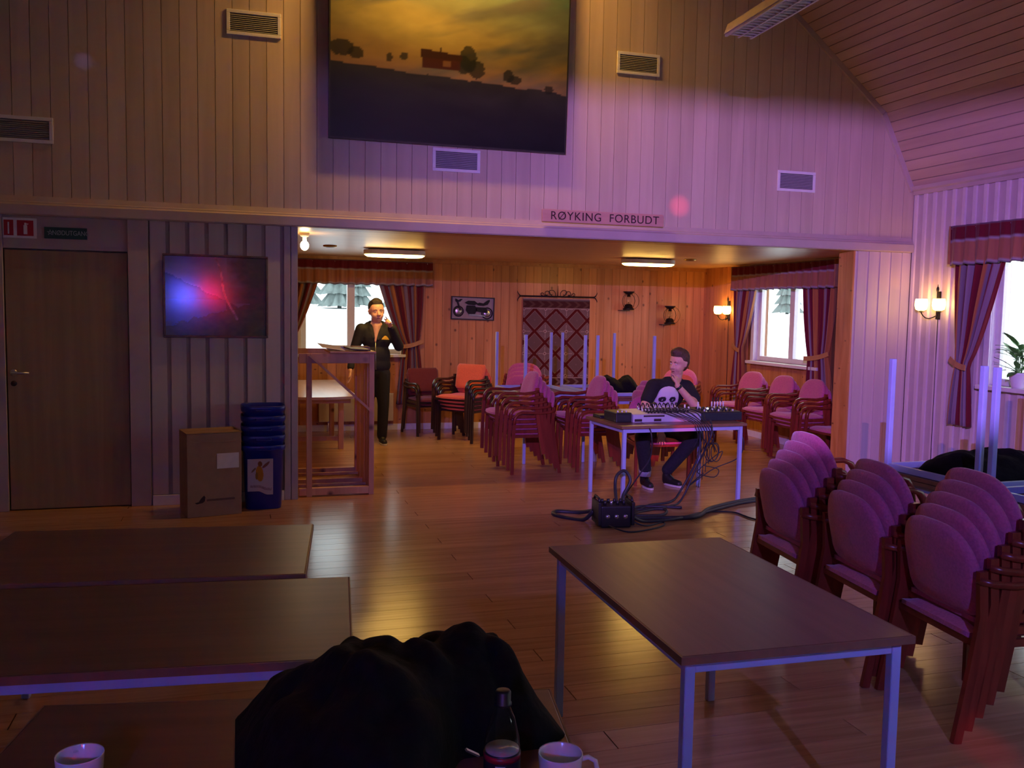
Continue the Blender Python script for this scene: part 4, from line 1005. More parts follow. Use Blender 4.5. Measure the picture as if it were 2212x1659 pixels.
# ------------------------------------------------------------------ mixers and sound gear
m1 = thing('audio_mixer', 'pale grey audio mixer in front of the seated man', 'mixer', (3.29, 7.20, TH))
mp = [(0, 0), (.34, 0), (.34, .082), (.31, .088), (.02, .072), (0, .066)]
MB().prism(mp, 0, .66, 'x').build('body', mat('mixer_grey', (.46, .45, .56), .45, var=.05), m1, bevel=.004)
def mix_z(y_): return .072+(.088-.072)*(y_-.02)/.29
km = MB().lathe([(0, 0), (.008, 0), (.0075, .012), (.006, .016), (0, .016)], 8).mesh('knob', 'white')
kd = MB().lathe([(0, 0), (.008, 0), (.0075, .012), (.006, .016), (0, .016)], 8).mesh('knob', 'black')
for i in range(13):
    for j in range(5): shared('knob', km if j in (2, 4) else kd, m1, (.17+i*.032, .10+j*.04, mix_z(.10+j*.04)))
fd = MB().box((-.006, -.01, 0), (.006, .01, .018)).mesh('fader', 'black')
for i in range(13): shared('fader', fd, m1, (.17+i*.032, .05+.02*hsh(i, 9), mix_z(.05)))
for i in range(10):
    x_ = .19+i*.042; z_ = .084
    o = MB().tube([(0, 0, 0), (0, 0, .028)], .008).build('plug', 'chrome', m1); o.location = (x_, .325, z_)
    MB().tube([(0, 0, .028), (.004, .002, .045), (.012, .008, .05), (.03, .02, .035), (.045, .03, .0)], .005).build('plug_lead', 'black', o)
for a, b in ((.015, .085), (.20, .27)): MB().box((a, -.002, .008), (b, 0, .03)).build('badge', 'ink', m1)
MB().box((.1, -.002, .048), (.3, 0, .062)).build('badge', 'ink', m1)
for x_, hh in ((.60, .05), (.64, .03)): MB().tube([(x_, .2, mix_z(.2)), (x_, .2, mix_z(.2)+hh)], .008).build('white_plug', 'white', m1)
m2 = thing('audio_mixer', 'black audio mixer at the right end of the table', 'mixer', (3.965, 7.22, TH))
MB().prism([(0, 0), (.30, 0), (.30, .095), (.02, .078), (0, .07)], 0, .41, 'x').build('body', mat('mixer_black', (.016, .018, .03), .4, var=.1), m2, bevel=.004)
for i in range(9):
    for j in range(4): shared('knob', kd if (i+j) % 4 else km, m2, (.06+i*.036, .06+j*.05,    .078+.017*(.04+j*.05)/.28))
for i in range(5): MB().tube([(.25+i*.03, .27, .098), (.25+i*.03, .27, .145)], .007).build('white_plug', 'white', m2)
for i in range(4): MB().tube([(.26+i*.03, .27, .14), (.265+i*.03, .28, .18), (.29+i*.03, .31, .17)], .005).build('plug_lead', 'black', m2)
MB().tube([(.07, .2, .085), (.07, .2, .15)], .008).build('white_plug', 'white', m2)
MB().ball((.115, .1, .10), .007).build('pilot_light', mat('pilot_light', (1, 1, 1), .4, emit=(.8, .85, 1), estr=12), m2)
g1 = thing('effects_unit', 'black box shaped unit left of the pale mixer', 'sound gear', (3.14, 7.22, TH))
MB().box((0, 0, 0), (.145, .28, .085)).build('case', 'black', g1, bevel=.006); MB().box((.01, -.003, .02), (.135, 0, .065)).build('front_plate', mat('dark_plate', (.03, .03, .035), .3, var=.1), g1)
for i in range(3): shared('knob', km, g1, (.03+i*.04, .04, .085))
g2 = thing('laptop', 'small dark laptop on the left end of the mixer table', 'laptop', (3.11, 7.69, TH), R(3))
MB().box((-.0, -.16, 0), (.165, -.0, .02)).build('base', 'black', g2, bevel=.004); MB().box((.0, -.012, .02), (.165, .0, .026)).build('hinge', 'black', g2); MB().box((.0, -.158, .021), (.165, -.014, .028)).build('lid', 'black', g2)

def cable(label, pts, r, m='rubber', cat='cable', n=10, name='cable', group='cables around the mixer table'):
    P_ = [Vector(p) for p in pts]; out = []
    for i in range(len(P_)-1):
        a, b, c, d = P_[max(i-1, 0)], P_[i], P_[i+1], P_[min(i+2, len(P_)-1)]
        for k in range(n):
            t = k/n; out.append(.5*((2*b)+(c-a)*t+(2*a-5*b+4*c-d)*t*t+(3*b-a-3*c+d)*t**3))
    out.append(P_[-1])
    return tag(MB().tube(out, r, 7).build(name, m), label, cat, group)
F = .012
pb_ = thing('stage_box', 'black stage box with plugs on the floor before the mixer table', 'stage box', (2.79, 6.43, 0), R(-8))
MB().box((-.12, -.10, .0), (.12, .10, .17)).build('case', 'black', pb_, bevel=.012)
for sx in (-1, 1): MB().box((sx*.12, -.11, .02), (sx*.145, .11, .20)).build('end_guard', 'black', pb_, bevel=.006)
MB().tube([(-.13, -.08, .2), (-.13, -.06, .225), (-.13, .06, .225), (-.13, .08, .2)], .01).build('handle', 'black', pb_); MB().tube([(.13, -.08, .2), (.13, -.06, .225), (.13, .06, .225), (.13, .08, .2)], .01).build('handle', 'black', pb_)
for i in range(4):
    MB().tube([(-.08+.05*i, -.05, .17), (-.08+.05*i, -.05, .205)], .013).build('plug', 'chrome' if i == 1 else 'black', pb_)
    MB().tube([(-.08+.05*i, .04, .17), (-.08+.05*i, .04, .20)], .013).build('plug', 'black', pb_)
for i in range(3): h = MB().lathe([(0, 0), (.018, 0), (.018, .01), (0, .01)], 12).build('socket', 'chrome', pb_, loc=(-.07+.07*i, -.10, .09)); h.rotation_euler = (PI/2, 0, 0)
cable('thick black cable looping on the floor left of the stage box', [(2.66, 6.52, .1), (2.60, 6.60, F), (2.45, 6.80, F), (2.50, 6.93, F), (2.66, 6.86, F), (2.74, 6.70, .06), (2.80, 6.60, .12)], .017)
cable('thick black cable running from stage box towards the right chairs', [(2.92, 6.42, .09), (3.0, 6.50, .03), (3.2, 6.50, .02), (3.53, 6.47, .02), (3.80, 6.72, .02), (4.2, 6.93, .02), (4.55, 7.05, .02), (4.9, 7.2, .02), (5.2, 7.0, .02)], .018)
cable('second thick cable lying beside the first towards the right', [(2.93, 6.36, .07), (3.05, 6.40, .022), (3.3, 6.42, .022), (3.6, 6.55, .022), (3.86, 6.69, .022), (4.2, 6.86, .022), (4.6, 6.95, .022), (5.0, 6.9, .022)], .013)
cable('thin black cable curving right over the floor', [(3.55, 6.58, .008), (3.75, 6.66, .008), (3.95, 6.6, .008), (3.98, 6.37, .008), (4.06, 6.22, .008), (4.3, 6.0, .008)], .007)
cable('thin cable loop in front of the stage box', [(2.9, 6.35, .05), (3.02, 6.32, .008), (3.2, 6.40, .008), (3.16, 6.30, .008), (2.98, 6.20, .008), (2.80, 6.17, .008), (2.70, 6.3, .03)], .006)
cable('black cable standing up in a loop behind the stage box', [(2.88, 6.56, .12), (2.92, 6.70, .24), (2.95, 6.74, .33), (3.03, 6.76, .36), (3.07, 6.74, .28), (3.0, 6.72, .16), (2.95, 6.62, .08)], .014)
cable('bundle of cables rising from the floor to the mixers', [(2.96, 6.55, .06), (3.1, 6.75, F), (3.35, 6.98, F), (3.6, 7.05, .02), (3.75, 7.15, .1), (3.88, 7.10, .40), (3.90, 7.12, .62)], .010)
cable('second cable rising from the floor to the mixers', [(3.0, 6.60, .03), (3.25, 6.8, F), (3.5, 6.9, F), (3.70, 7.05, .03), (3.84, 7.06, .3), (3.92, 6.96, .6), (3.955, 7.04, .73)], .009)
cable('dark cable lying in a zigzag under the mixer table', [(3.02, 6.66, F), (3.3, 6.62, F), (3.42, 6.82, F), (3.15, 6.86, F), (3.3, 6.96, F), (3.6, 6.84, F)], .012)
for i in range(7):
    x0 = 3.50+.06*i; x1 = 3.76+.025*i
    cable('thin lead %s falling over the front of the pale mixer' % ['first', 'second', 'third', 'fourth', 'fifth', 'sixth', 'last'][i]+' from the left', [(x0, 7.44, .80), (x0+.03, 7.30, .798), (x0+.10, 7.19, .775), (x1, 7.04, .722), (x1+.02, 6.965, .66), (x1+.05, 6.985, .58), (x1+.03+.05*(i % 3), 7.02, .50-.05*(i % 2))], .0042, n=6)
for i in range(4): cable('thin grey lead hanging straight below the table between mixers, number %s' % ['one', 'two', 'three', 'four'][i]+' from left', [(3.90+.028*i, 7.12, .64), (3.905+.028*i, 7.10, .45), (3.90+.03*i, 7.11, .12+.07*i)], .004, n=5)
cable('coiled cable hanging under the right end of the mixer table', [(4.16, 7.30, .66), (4.14, 7.30, .5)]+[(4.10+.055*cos(a*1.0)+.004*a, 7.30+.02*sin(a*.7), .40+.085*sin(a)) for a in [k*.7 for k in range(28)]]+[(4.02, 7.3, .26), (4.0, 7.3, .21), (4.16, 7.3, .17), (4.2, 7.3, .24), (4.05, 7.3, .28)], .0045, n=4)
cable('cable draped from the coil to the right table leg', [(4.02, 7.25, .22), (3.85, 7.2, .12), (4.1, 7.22, .26), (4.28, 7.1, .38), (4.3, 7.06, .55), (4.25, 7.2, .66)], .005)
cable('thin cable hanging before the seated man\'s left leg', [(3.36, 7.18, .70), (3.34, 6.95, .66), (3.36, 6.97, .45), (3.30, 7.02, .30), (3.2, 7.1, .1), (3.15, 7.12, .01)], .006)

# ------------------------------------------------------------------ soft heaps
def heap(name, label, cat, ridge, y0, y1, zb, m='blackcloth', amp=.02, seed=0, axis='y', nu=60, nv=36, group=None):
    """ridge: list of (x,z) crest points; the cloth falls from the crest to zb at y0 and y1"""
    xs = [p[0] for p in ridge]
    def crest(x):
        for (a, za), (b, zb_) in zip(ridge, ridge[1:]):
            if a <= x <= b: t = (x-a)/(b-a); return za+(zb_-za)*t
        return ridge[-1][1] if x > xs[-1] else ridge[0][1]
    def fn(u, v):
        x = xs[0]+(xs[-1]-xs[0])*u; e = sin(PI*v)**.5 if 0 < v < 1 else 0; eu = min(1, min(u, 1-u)*9)**.6
        sh = .06*sin(u*7+seed)*sin(PI*v); ya = y0(x) if callable(y0) else y0; y = ya+(y1-ya)*(v+(v-.5)*-.25*(1-eu))+sh*.5
        f = (fbm(x*9+seed, y*9, 3)-.5)*2*amp+amp*.8*sin(x*31+y*23+4*fbm(x*4, y*4+seed, 2))+amp*1.1*(abs(sin(x*17-y*12+6*fbm(x*5+seed, y*5, 2)))-.6)
        z = zb+(crest(x)-zb)*e*(.35+.65*eu)+f*e*eu
        return (x, y, max(zb, z))
    vs, fs, _ = grid(fn, nu, nv); n0 = len(vs)
    vs += [(v[0], v[1], zb-.0) for v in vs[:1]]
    mb = MB(); mb.add(vs[:n0], fs, True)
    edge = [i for i in range(nu+1)]+[j*(nu+1)+nu for j in range(1, nv+1)]+[nv*(nu+1)+i for i in range(nu-1, -1, -1)]+[j*(nu+1) for j in range(nv-1, 0, -1)]
    mb.f.append(tuple(reversed(edge))); mb.sm.append(False)
    return tag(mb.build(name, m), label, cat, group)
JR_ = [(-.012, .715), (.024, .785), (.067, .822), (.116, .852), (.165, .884), (.194, .916), (.224, .938), (.254, .945), (.306, .925), (.347, .907), (.399, .905), (.442, .897), (.485, .901), (.529, .895), (.573, .88), (.607, .86), (.626, .82), (.645, .80), (.668, .78), (.69, .74), (.70, .71)]
heap('jacket', 'black jacket heaped on the foreground table', 'jacket', JR_, (lambda x: 1.50+.30*sstep(.30, .46, x)), 2.20, TH+.001, amp=.017, seed=1, nu=110, nv=70)
heap('equipment_bag', 'black soft equipment bag on the tables by the hall wall', 'bag', [(3.86, .86), (4.0, .88), (4.2, .885), (4.4, .88), (4.55, .86)], 4.02, 4.46, .727, amp=.012, seed=3)
heap('equipment_bag', 'crumpled black bag with blue sheen at the right edge by the hall wall', 'bag', [(3.98, .80), (4.05, .90), (4.2, .955), (4.35, .985), (4.6, .95), (4.8, .85)], 3.24, 3.74, .727, amp=.03, seed=5)
heap('jacket', 'black jacket with two humps on the upside down table behind the seated man', 'jacket', [(3.90, .74), (3.97, .82), (4.05, .93), (4.10, .935), (4.2, .855), (4.30, .93), (4.35, .925), (4.42, .84), (4.47, .75)], 9.45, 9.90, .727, amp=.012, seed=7)

# ------------------------------------------------------------------ foreground table ware
def mug(loc, rz, label, handle=True):
    t = thing('mug', label, 'mug', loc, rz, group='white mugs on the foreground table')
    MB().lathe([(0, 0), (.032, 0), (.034, .006), (.041, .05), (.044, .088), (.0435, .0905), (.0415, .088), (.0385, .05), (.031, .008), (0, .006)], 28).build('cup', 'china', t)
    if handle: MB().tube([(.040, 0, .076), (.055, 0, .08), (.069, 0, .072), (.073, 0, .055), (.068, 0, .036), (.054, 0, .024), (.037, 0, .022)], [.0055, .005, .005, .005, .005, .005, .0055], 8).build('handle', 'china', t)
    return t
mug((-.296, 1.838, TH), 1.9, 'white china mug at the left end of the foreground table')
mug((.600, 1.608, TH), -.25, 'white china mug right of the drink bottle')
bt = thing('drink_bottle', 'clear plastic drink bottle with black cap beside the jacket', 'bottle', (.496, 1.66, TH))
M_['pet'] = glassmat('clear_plastic', (.86, .88, .92))
MB().lathe([(0, 0), (.026, 0), (.034, .008), (.036, .02), (.036, .095), (.034, .112), (.024, .150), (.0145, .172), (.0135, .182)], 24).build('body', 'pet', bt)
MB().lathe([(0, .004), (.031, .010), (.0335, .02), (.0335, .088), (0, .088)], 24).build('drink', mat('pale_soda', (.40, .42, .40), .12, var=.04), bt)
MB().lathe([(.0365, .028), (.0367, .03), (.0367, .082), (.0365, .084)], 24).build('label', mat('bottle_label', (.02, .02, .035), .4, var=.2), bt)
MB().lathe([(.0369, .070), (.0369, .082)], 24).build('label_band', mat('bottle_red', (.30, .01, .03), .4, var=.1), bt)
for a in (.35, 2.2): 
    m = MB(); vs = []
    for k in range(7): an = -PI/2+a-1+.09*k; vs += [(.0371*cos(an), .0371*sin(an), .034), (.0371*cos(an), .0371*sin(an), .066)]
    m.add(vs, [(2*k, 2*k+2, 2*k+3, 2*k+1) for k in range(6)]); m.build('label_panel', 'white', bt)
MB().lathe([(0, .205), (.0135, .205), (.0155, .202), (.0155, .182), (.0175, .180), (.0175, .176), (.0, .176)], 20).build('cap', 'black', bt)
tag(MB().box((-.02, -.003, 0), (.02, .003, .004)).build('pen_clip', 'chrome', None, loc=(.418, 1.60, .815)), 'small shiny metal tab on the black jacket', 'clip').rotation_euler = (.5, .6, .5)

# ------------------------------------------------------------------ people
def rcone(mb, p, r0, q, r1, n=14):
    """closed tapered capsule"""
    p, q = Vector(p), Vector(q); d = q-p; L = d.length; d = d/L if L > 1e-6 else Vector((0, 0, 1))
    pts = []; rr = []
    for k in range(5): a = PI/2*(1-k/4); pts.append(p-d*r0*sin(a)); rr.append(max(1e-4, r0*cos(a)))
    for k in range(5): a = PI/2*k/4; pts.append(q+d*r1*sin(a)); rr.append(max(1e-4, r1*cos(a)))
    mb.tube(pts, rr, n)
def blob(name, parent, shapes, m, voxel, iters=3):
    mb = MB()
    for s in shapes:
        if s[0] == 'c': rcone(mb, *s[1:])
        else: mb.ball(s[1], s[2], 18, 12)
    o = mb.build(name, m, parent)
    r_ = o.modifiers.new('remesh', 'REMESH'); r_.mode = 'VOXEL'; r_.voxel_size = voxel; r_.use_smooth_shade = True
    sm = o.modifiers.new('smooth', 'SMOOTH'); sm.factor = .5; sm.iterations = iters
    return o
def chain(pts, rs): return [('c', pts[i], rs[i], pts[i+1], rs[i+1]) for i in range(len(pts)-1)]
def hand(w_, d, up, side, curls, spread=.018, scale=1., thumb=1):
    """palm from wrist w_ along d; 'side' points to the index side; curls per finger, bending towards -up"""
    w_, d, up, side = Vector(w_), Vector(d).normalized(), Vector(up).normalized(), Vector(side).normalized(); S = scale; out = []
    k = w_+d*.085*S
    for i in range(4): out.append(('c', w_+side*(.016-.011*i)*S, .017*S, k+side*(.030-.020*i)*S, .0135*S))
    for i, L in enumerate((.072, .080, .074, .058)):
        b = k+side*(.030-.020*i)*S; dd = (d+side*(1.5-i)*spread*4).normalized(); c = curls[i]; p = b; ang = 0
        for seg, fr in enumerate((.45, .32, .23)):
            ang += c*(.7 if seg == 0 else 1.)
            v = dd*cos(ang)-up*sin(ang); q = p+v*L*fr*S; out.append(('c', p, (.0098-.0008*seg)*S, q, (.009-.0009*seg)*S)); p = q
    t0 = w_+d*.03*S+side*.022*S; t1 = t0+(side*.6+d*.7-up*.25*thumb).normalized()*.042*S; t2 = t1+(side*.25+d*.9-up*.3*thumb).normalized()*.033*S
    out += [('c', t0, .013*S, t1, .0105*S), ('c', t1, .0105*S, t2, .009*S)]
    return out
def head(c, fwd, right, up, S=1.):
    """shapes of a head centred at c"""
    c, f, r_, u = Vector(c), Vector(fwd), Vector(right), Vector(up)
    P_ = lambda a, b, e: c+r_*a*S+f*b*S+u*e*S
    sh = []
    for q, rad in ((P_(0, -.012, .022), .092), (P_(0, .01, .04), .084), (P_(0, .018, -.02), .076), (P_(0, .03, -.06), .058), (P_(.02, .04, -.035), .052), (P_(-.02, .04, -.035), .052), (P_(0, .055, -.088), .030), (P_(.03, .03, -.078), .03), (P_(-.03, .03, -.078), .03)):
        sh.append(('e', q, rad*S))
    sh += [('c', P_(0, .088, .012), .011*S, P_(0, .112, -.028), .014*S), ('e', P_(.012, .100, -.032), .010*S), ('e', P_(-.012, .100, -.032), .010*S)]
    sh += [('c', P_(-.04, .083, .026), .010*S, P_(.04, .083, .026), .010*S)]
    sh += [('c', P_(-.018, .086, -.060), .009*S, P_(.018, .086, -.060), .009*S), ('c', P_(-.014, .083, -.073), .010*S, P_(.014, .083, -.073), .010*S)]
    for s in (-1, 1): sh += [('c', P_(s*.083, -.01, .015), .013*S, P_(s*.086, -.006, -.02), .010*S), ('e', P_(s*.088, -.016, .012), .014*S)]
    return sh, P_
def face_bits(parent, P_, S, eye_m, brow_m, smile=True, close=False):
    for s in (-1, 1):
        e_ = MB().ball(P_(s*.033, .082, .008), tuple(x*S for x in (.0115, .009, .0042 if close else .0065)), 12, 8).build('eye', 'eyewhite', parent)
        MB().ball(P_(s*.033, .0880, .008), (.0048*S, .0042*S, (.0036 if close else .0046)*S), 10, 6).build('iris', eye_m, e_)
        MB().tube([P_(s*.014, .092, .026), P_(s*.033, .093, .032), P_(s*.052, .080, .026)], [.0035*S, .0045*S, .002*S], 6).build('eyebrow', brow_m, parent)
    MB().tube([P_(-.027, .084, -.062), P_(-.012, .0925, -.0675), P_(.012, .0925, -.0675), P_(.027, .084, -.062)], [.002*S, .0045*S, .0045*S, .002*S], 8).build('mouth', 'mouth', parent)
    if smile: MB().tube([P_(-.018, .091, -.0645), P_(0, .0955, -.0662), P_(.018, .091, -.0645)], [.0012*S, .0026*S, .0012*S], 6).build('teeth', 'eyewhite', parent)
M_['eyewhite'] = mat('eye_white', (.7, .66, .62), .3); M_['iris'] = mat('dark_iris', (.02, .015, .012), .2); M_['mouth'] = mat('lips_shadow', (.16, .03, .025), .5)
M_['shoe'] = mat('black_shoe', (.012, .011, .011), .5, var=.2); M_['sole'] = mat('white_sole', (.6, .58, .52), .6, var=.05)
def shoe(parent, heel, toe, up=(0, 0, 1)):
    h, t = Vector(heel), Vector(toe); d = (t-h).normalized()
    blob('shoe', parent, [('c', h+Vector((0, 0, .042)), .040, t-d*.03+Vector((0, 0, .034)), .034), ('c', h+Vector((0, 0, .05)), .042, h+Vector((0, 0, .095)), .040), ('c', h+d*.06+Vector((0, 0, .055)), .038, h+Vector((0, 0, .08)), .042)], 'shoe', .007, 2)
    s_ = d.cross(Vector((0, 0, 1)))
    poly = []
    for k in range(20):
        a = 2*PI*k/20; c = h+(t-h)*.5; L = (t-h).length/2+.028; q = c+d*L*cos(a)+s_*.043*sin(a); poly.append((q.x, q.y))
    MB().prism(poly, .002, .020, 'z').build('sole', 'sole', parent)

# standing man
X1, Y1 = 1.61, 11.02
pn = thing('person', 'standing person in black zip jacket with yellow chest emblem pointing at camera', 'person', (X1, Y1, 0))
hc = (-.008, -.045, 1.612)
tilt = R(7); up1 = Vector((-sin(tilt)*.5, -.05, 1)).normalized(); fw1 = Vector((.10, -.99, -.04)).normalized(); rt1 = fw1.cross(up1).normalized(); up1 = rt1.cross(fw1)
hs, HP = head(hc, fw1, rt1, up1, 1.03)
bodyA = hs+[('c', (-.008, -.005, 1.42), .062, (-.010, -.022, 1.55), .058), ('e', (0, .01, 1.40), (.12, .06, .06)), ('e', (0, .02, 1.25), (.10, .06, .15)), ('c', (-.19, .005, 1.40), .03, (.19, .005, 1.40), .03), ('c', (-.19, .005, 1.40), .03, (-.29, 0, 1.12), .03), ('c', (.19, .005, 1.40), .03, (.262, -.06, 1.20), .03), ('c', (.0, .01, 1.2), .06, (0, .01, .9), .06), ('c', (.0, .01, .9), .05, (.085, -.015, .48), .03), ('c', (.0, .01, .9), .05, (-.10, -.01, .48), .03), ('c', (-.008, -.060, 1.44), .052, (-.03, -.113, 1.255), .009),
    ('c', (-.05, -.035, 1.46), .035, (.03, -.035, 1.46), .035)]
wr_l = Vector((-.325, -.08, .905)); wr_r = Vector((.115, -.285, 1.465))
bodyA += chain([(-.29, -.0, 1.10), wr_l], [.030, .027])+chain([(.262, -.06, 1.20), wr_r], [.030, .027])
bodyA += hand(wr_l, (-.05, -.12, -1), (1, .2, 0), (0, -1, .1), (.25, .3, .35, .4), scale=.95)
bodyA += hand(wr_r, (-.25, -.80, .50), (.75, .15, .6), (-.58, .49, .6), (.12, 1.1, 1.2, 1.25), scale=1.0)
blob('body', pn, bodyA, 'skin', .0065, 3)
face_bits(pn, HP, 1.03, 'iris', 'hair_dark', True, True)
S = .93; q = HP
blob('hair', pn, [('e', q(0, -.024, .062), .098), ('e', q(0, .006, .098), .072), ('e', q(.03, .022, .112), .042), ('e', q(-.03, .022, .112), .042), ('e', q(0, .034, .122), .040), ('e', q(0, -.045, .02), .082), ('c', q(-.05, -.03, .05), .045, q(-.078, -.02, .015), .014), ('c', q(.05, -.03, .05), .045, q(.078, -.02, .015), .014)], 'hair_dark', .007, 2)
jk = [('e', (0, .005, 1.30), (.185, .118, .19)), ('e', (0, .005, 1.08), (.172, .118, .20)), ('e', (0, .005, .97), (.178, .122, .13)), ('c', (-.15, .005, 1.40), .068, (.15, .005, 1.40), .068), ('c', (-.1, .02, 1.45), .045, (.1, .02, 1.45), .045)]
jk += chain([(-.185, .0, 1.40), (-.265, .03, 1.15), (-.318, -.06, .945)], [.074, .058, .043])
jk += chain([(.185, .0, 1.40), (.262, -.06, 1.20), (.135, -.252, 1.425)], [.074, .062, .044])
jk += [('c', (-.075, .02, 1.47), .030, (-.075, -.05, 1.445), .022), ('c', (.075, .02, 1.47), .030, (.075, -.05, 1.445), .022), ('c', (-.07, .045, 1.48), .03, (.07, .045, 1.48), .03), ('c', (-.09, -.05, 1.43), .022, (-.05, -.105, 1.30), .014), ('c', (.08, -.05, 1.43), .022, (.0, -.110, 1.28), .014)]
blob('jacket', pn, jk, 'jacket', .010, 3)
blob('trousers', pn, [('e', (0, .005, .90), (.155, .105, .12))]+chain([(.075, .0, .86), (.085, -.015, .48), (.075, .01, .10)], [.098, .072, .062])+chain([(-.085, .0, .86), (-.10, -.01, .48), (-.11, .01, .10)], [.098, .072, .062]), 'jacket', .011, 3)
shoe(pn, (.075, .02, 0), (.085, -.17, 0)); shoe(pn, (-.115, .02, 0), (-.155, -.165, 0))
M_['emblem'] = mat('yellow_emblem', (.75, .45, .03), .7, var=.1)
em = MB()
for k in range(6):                                   # arched fan of yellow strokes on the chest
    t_ = (k-2.5)/2.5; x0, x1 = .088+.040*t_, .088+.026*t_; h_ = .024+.020*(1-t_*t_)
    em.add([(x0-.006, -.129+.03*abs(x0-.05), 1.284-.004*k/5), (x0+.006, -.129+.03*abs(x0-.05), 1.284-.004*k/5), (x1+.0055, -.126+.03*abs(x1-.05), 1.284+h_), (x1-.0055, -.126+.03*abs(x1-.05), 1.284+h_)], [(0, 1, 2, 3)])
eo = em.build('emblem', 'emblem', pn); so = eo.modifiers.new('solid', 'SOLIDIFY'); so.thickness = .004; so.offset = 0
MB().tube([(-.03, -.125, 1.25), (-.028, -.128, 1.05), (-.025, -.128, .92)], .003, 6).build('zip', 'chrome', pn)

# seated man at the mixers
place_chair('plum', (3.93, 8.07, 0), -PI/2-.15, 'plum padded armchair the seated man sits on behind the mixers', GA)
p2 = thing('person', 'seated person in black T-shirt with white skull print, chin resting on hand', 'person', (0, 0, 0))
hc2 = Vector((4.125, 8.00, 1.168)); fw2 = Vector((-.90, -.40, -.12)).normalized(); up2 = Vector((.06, -.05, 1)).normalized(); rt2 = fw2.cross(up2).normalized(); up2 = rt2.cross(fw2)
hs2, HQ = head(hc2, fw2, rt2, up2, .95)
wrL = Vector((3.845, 7.80, .555)); wrR = Vector((4.035, 7.835, .965))
b2 = hs2+[('c', (4.10, 8.03, .97), .060, (4.12, 8.01, 1.09), .056), ('e', (4.05, 8.06, .92), (.13, .06, .06)), ('e', (4.02, 8.09, .70), (.11, .07, .2)), ('c', (3.87, 8.02, .945), .03, (4.22, 8.02, .935), .03), ('c', (3.98, 8.08, .54), .05, (3.62, 7.68, .50), .035), ('c', (3.98, 8.08, .54), .05, (4.13, 7.66, .49), .035), ('c', (3.62, 7.68, .5), .035, (3.72, 7.83, .12), .03), ('c', (4.13, 7.66, .49), .035, (3.97, 7.86, .12), .03)]
b2 += chain([(3.87, 8.02, .945), (3.755, 7.95, .78), wrL], [.036, .043, .028])+chain([(4.22, 8.01, .935), (4.215, 7.80, .765), wrR], [.036, .044, .028])
b2 += hand(wrL, (-.02, -.35, -.9), (0, -1, .35), (1, 0, 0), (.12, .15, .18, .2), spread=.03, scale=.95)
b2 += hand(wrR, (.12, .45, .88), (.7, -.5, .1), (-.75, -.5, .2), (.55, .75, .85, .9), scale=.92)
blob('body', p2, b2, 'skin', .0065, 3)
face_bits(p2, HQ, .95, 'iris', 'hair_brown', False)
q = HQ
blob('hair', p2, [('e', q(0, -.028, .060), .094), ('e', q(0, .004, .096), .074), ('e', q(0, .034, .122), .044), ('e', q(.03, .024, .114), .043), ('e', q(-.03, .024, .114), .043), ('e', q(0, -.05, .015), .080), ('e', q(0, -.055, -.03), .058), ('c', q(-.05, -.03, .05), .048, q(-.08, -.022, .0), .014), ('c', q(.05, -.03, .05), .048, q(.08, -.022, .0), .014), ('c', q(0, .04, .125), .032, q(.01, .07, .132), .018)], 'hair_brown', .007, 2)
ts = [('e', (4.03, 8.05, .86), (.185, .115, .15)), ('e', (4.00, 8.07, .68), (.165, .125, .17)), ('e', (3.98, 8.08, .56), (.165, .125, .10)), ('c', (3.88, 8.03, .955), .066, (4.21, 8.03, .945), .066), ('c', (4.02, 8.04, .99), .05, (4.14, 8.04, .99), .05)]
ts += chain([(3.87, 8.02, .945), (3.785, 7.97, .825)], [.075, .066])+chain([(4.22, 8.01, .935), (4.245, 7.90, .835)], [.075, .068])
to = blob('t_shirt', p2, ts, 'tee', .010, 3)
M_['skull'] = mat('white_print', (.62, .58, .66), .8, var=.06)
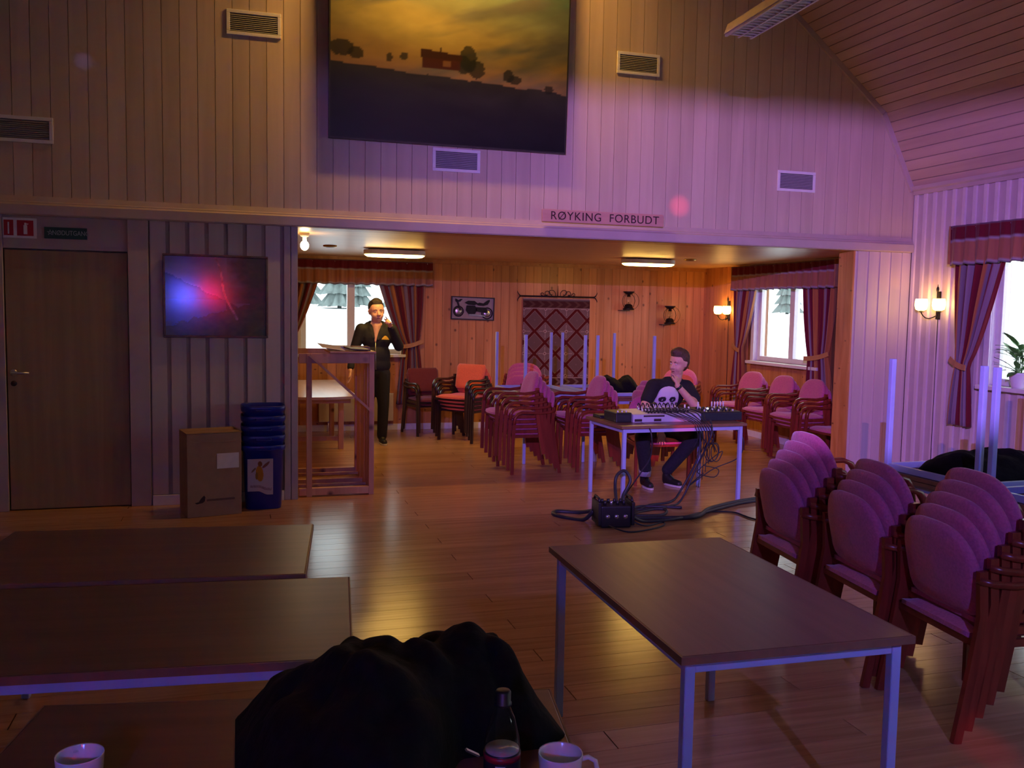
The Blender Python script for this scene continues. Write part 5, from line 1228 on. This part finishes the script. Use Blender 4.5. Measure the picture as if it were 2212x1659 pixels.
def skull(u, v):
    x_, y_ = (u-.5)*2, (v-.5)*2; c = (.62, .57, .64)
    for ex in (-.42, .44):
        if ((x_-ex)/.30)**2+((y_-.12)/.19)**2 < 1: c = (.012, .011, .015)
        if ((x_-ex)/.07)**2+((y_-.08)/.06)**2 < 1: c = (.30, .28, .32)
    if (x_/.10)**2+((y_+.25)/.13)**2 < 1: c = (.03, .028, .03)
    if y_ < -.55 and (math.floor((x_+3)*7) % 2 == 0) and y_ > -.85: c = (.03, .028, .03)
    return c
def skull_pt(u, v):
    x_, y_ = (u-.5)*2, (v-.5)*2; k = (1 if y_ > -.2 else 1-.35*((-.2-y_)/.8)**1.2); rr = math.sqrt(max(1e-6, 1-min(1, abs(y_))**2.6)); 
    return (3.985+x_*.118*rr*k+.02*y_, 7.90, .805+y_*.145)
sk = gridobj('skull_print', skull_pt, 40, 44, skull, 'vprint', p2)
sw = sk.modifiers.new('wrap', 'SHRINKWRAP'); sw.target = to; sw.wrap_method = 'PROJECT'; sw.use_project_y = True; sw.use_project_x = False; sw.use_project_z = False; sw.use_positive_direction = True; sw.use_negative_direction = True; sw.offset = .004
kn1 = (3.60, 7.66, .50); kn2 = (4.14, 7.64, .49)
tr2 = [('e', (3.97, 8.09, .53), (.165, .13, .10))]+chain([(3.88, 8.05, .535), kn1, (3.72, 7.83, .15)], [.095, .072, .058])+chain([(4.05, 8.05, .535), kn2, (3.97, 7.86, .15)], [.095, .072, .058])
blob('trousers', p2, tr2, 'jeans', .011, 3)
MB().tube([(3.712, 7.825, .10), (3.716, 7.828, .19)], [.058, .062], 14).build('trouser_cuff', mat('grey_cuff', (.28, .27, .32), .8, var=.1), p2)
shoe(p2, (3.715, 7.84, 0), (3.70, 7.65, 0)); shoe(p2, (3.965, 7.87, 0), (4.03, 7.69, 0))
wb = MB(); axis = (wrR-Vector((4.215, 7.80, .765))).normalized(); cpt = wrR-axis*.02
wb.tube([cpt-axis*.011, cpt+axis*.011], .034, 16); wb.build('wristwatch', 'black', p2)
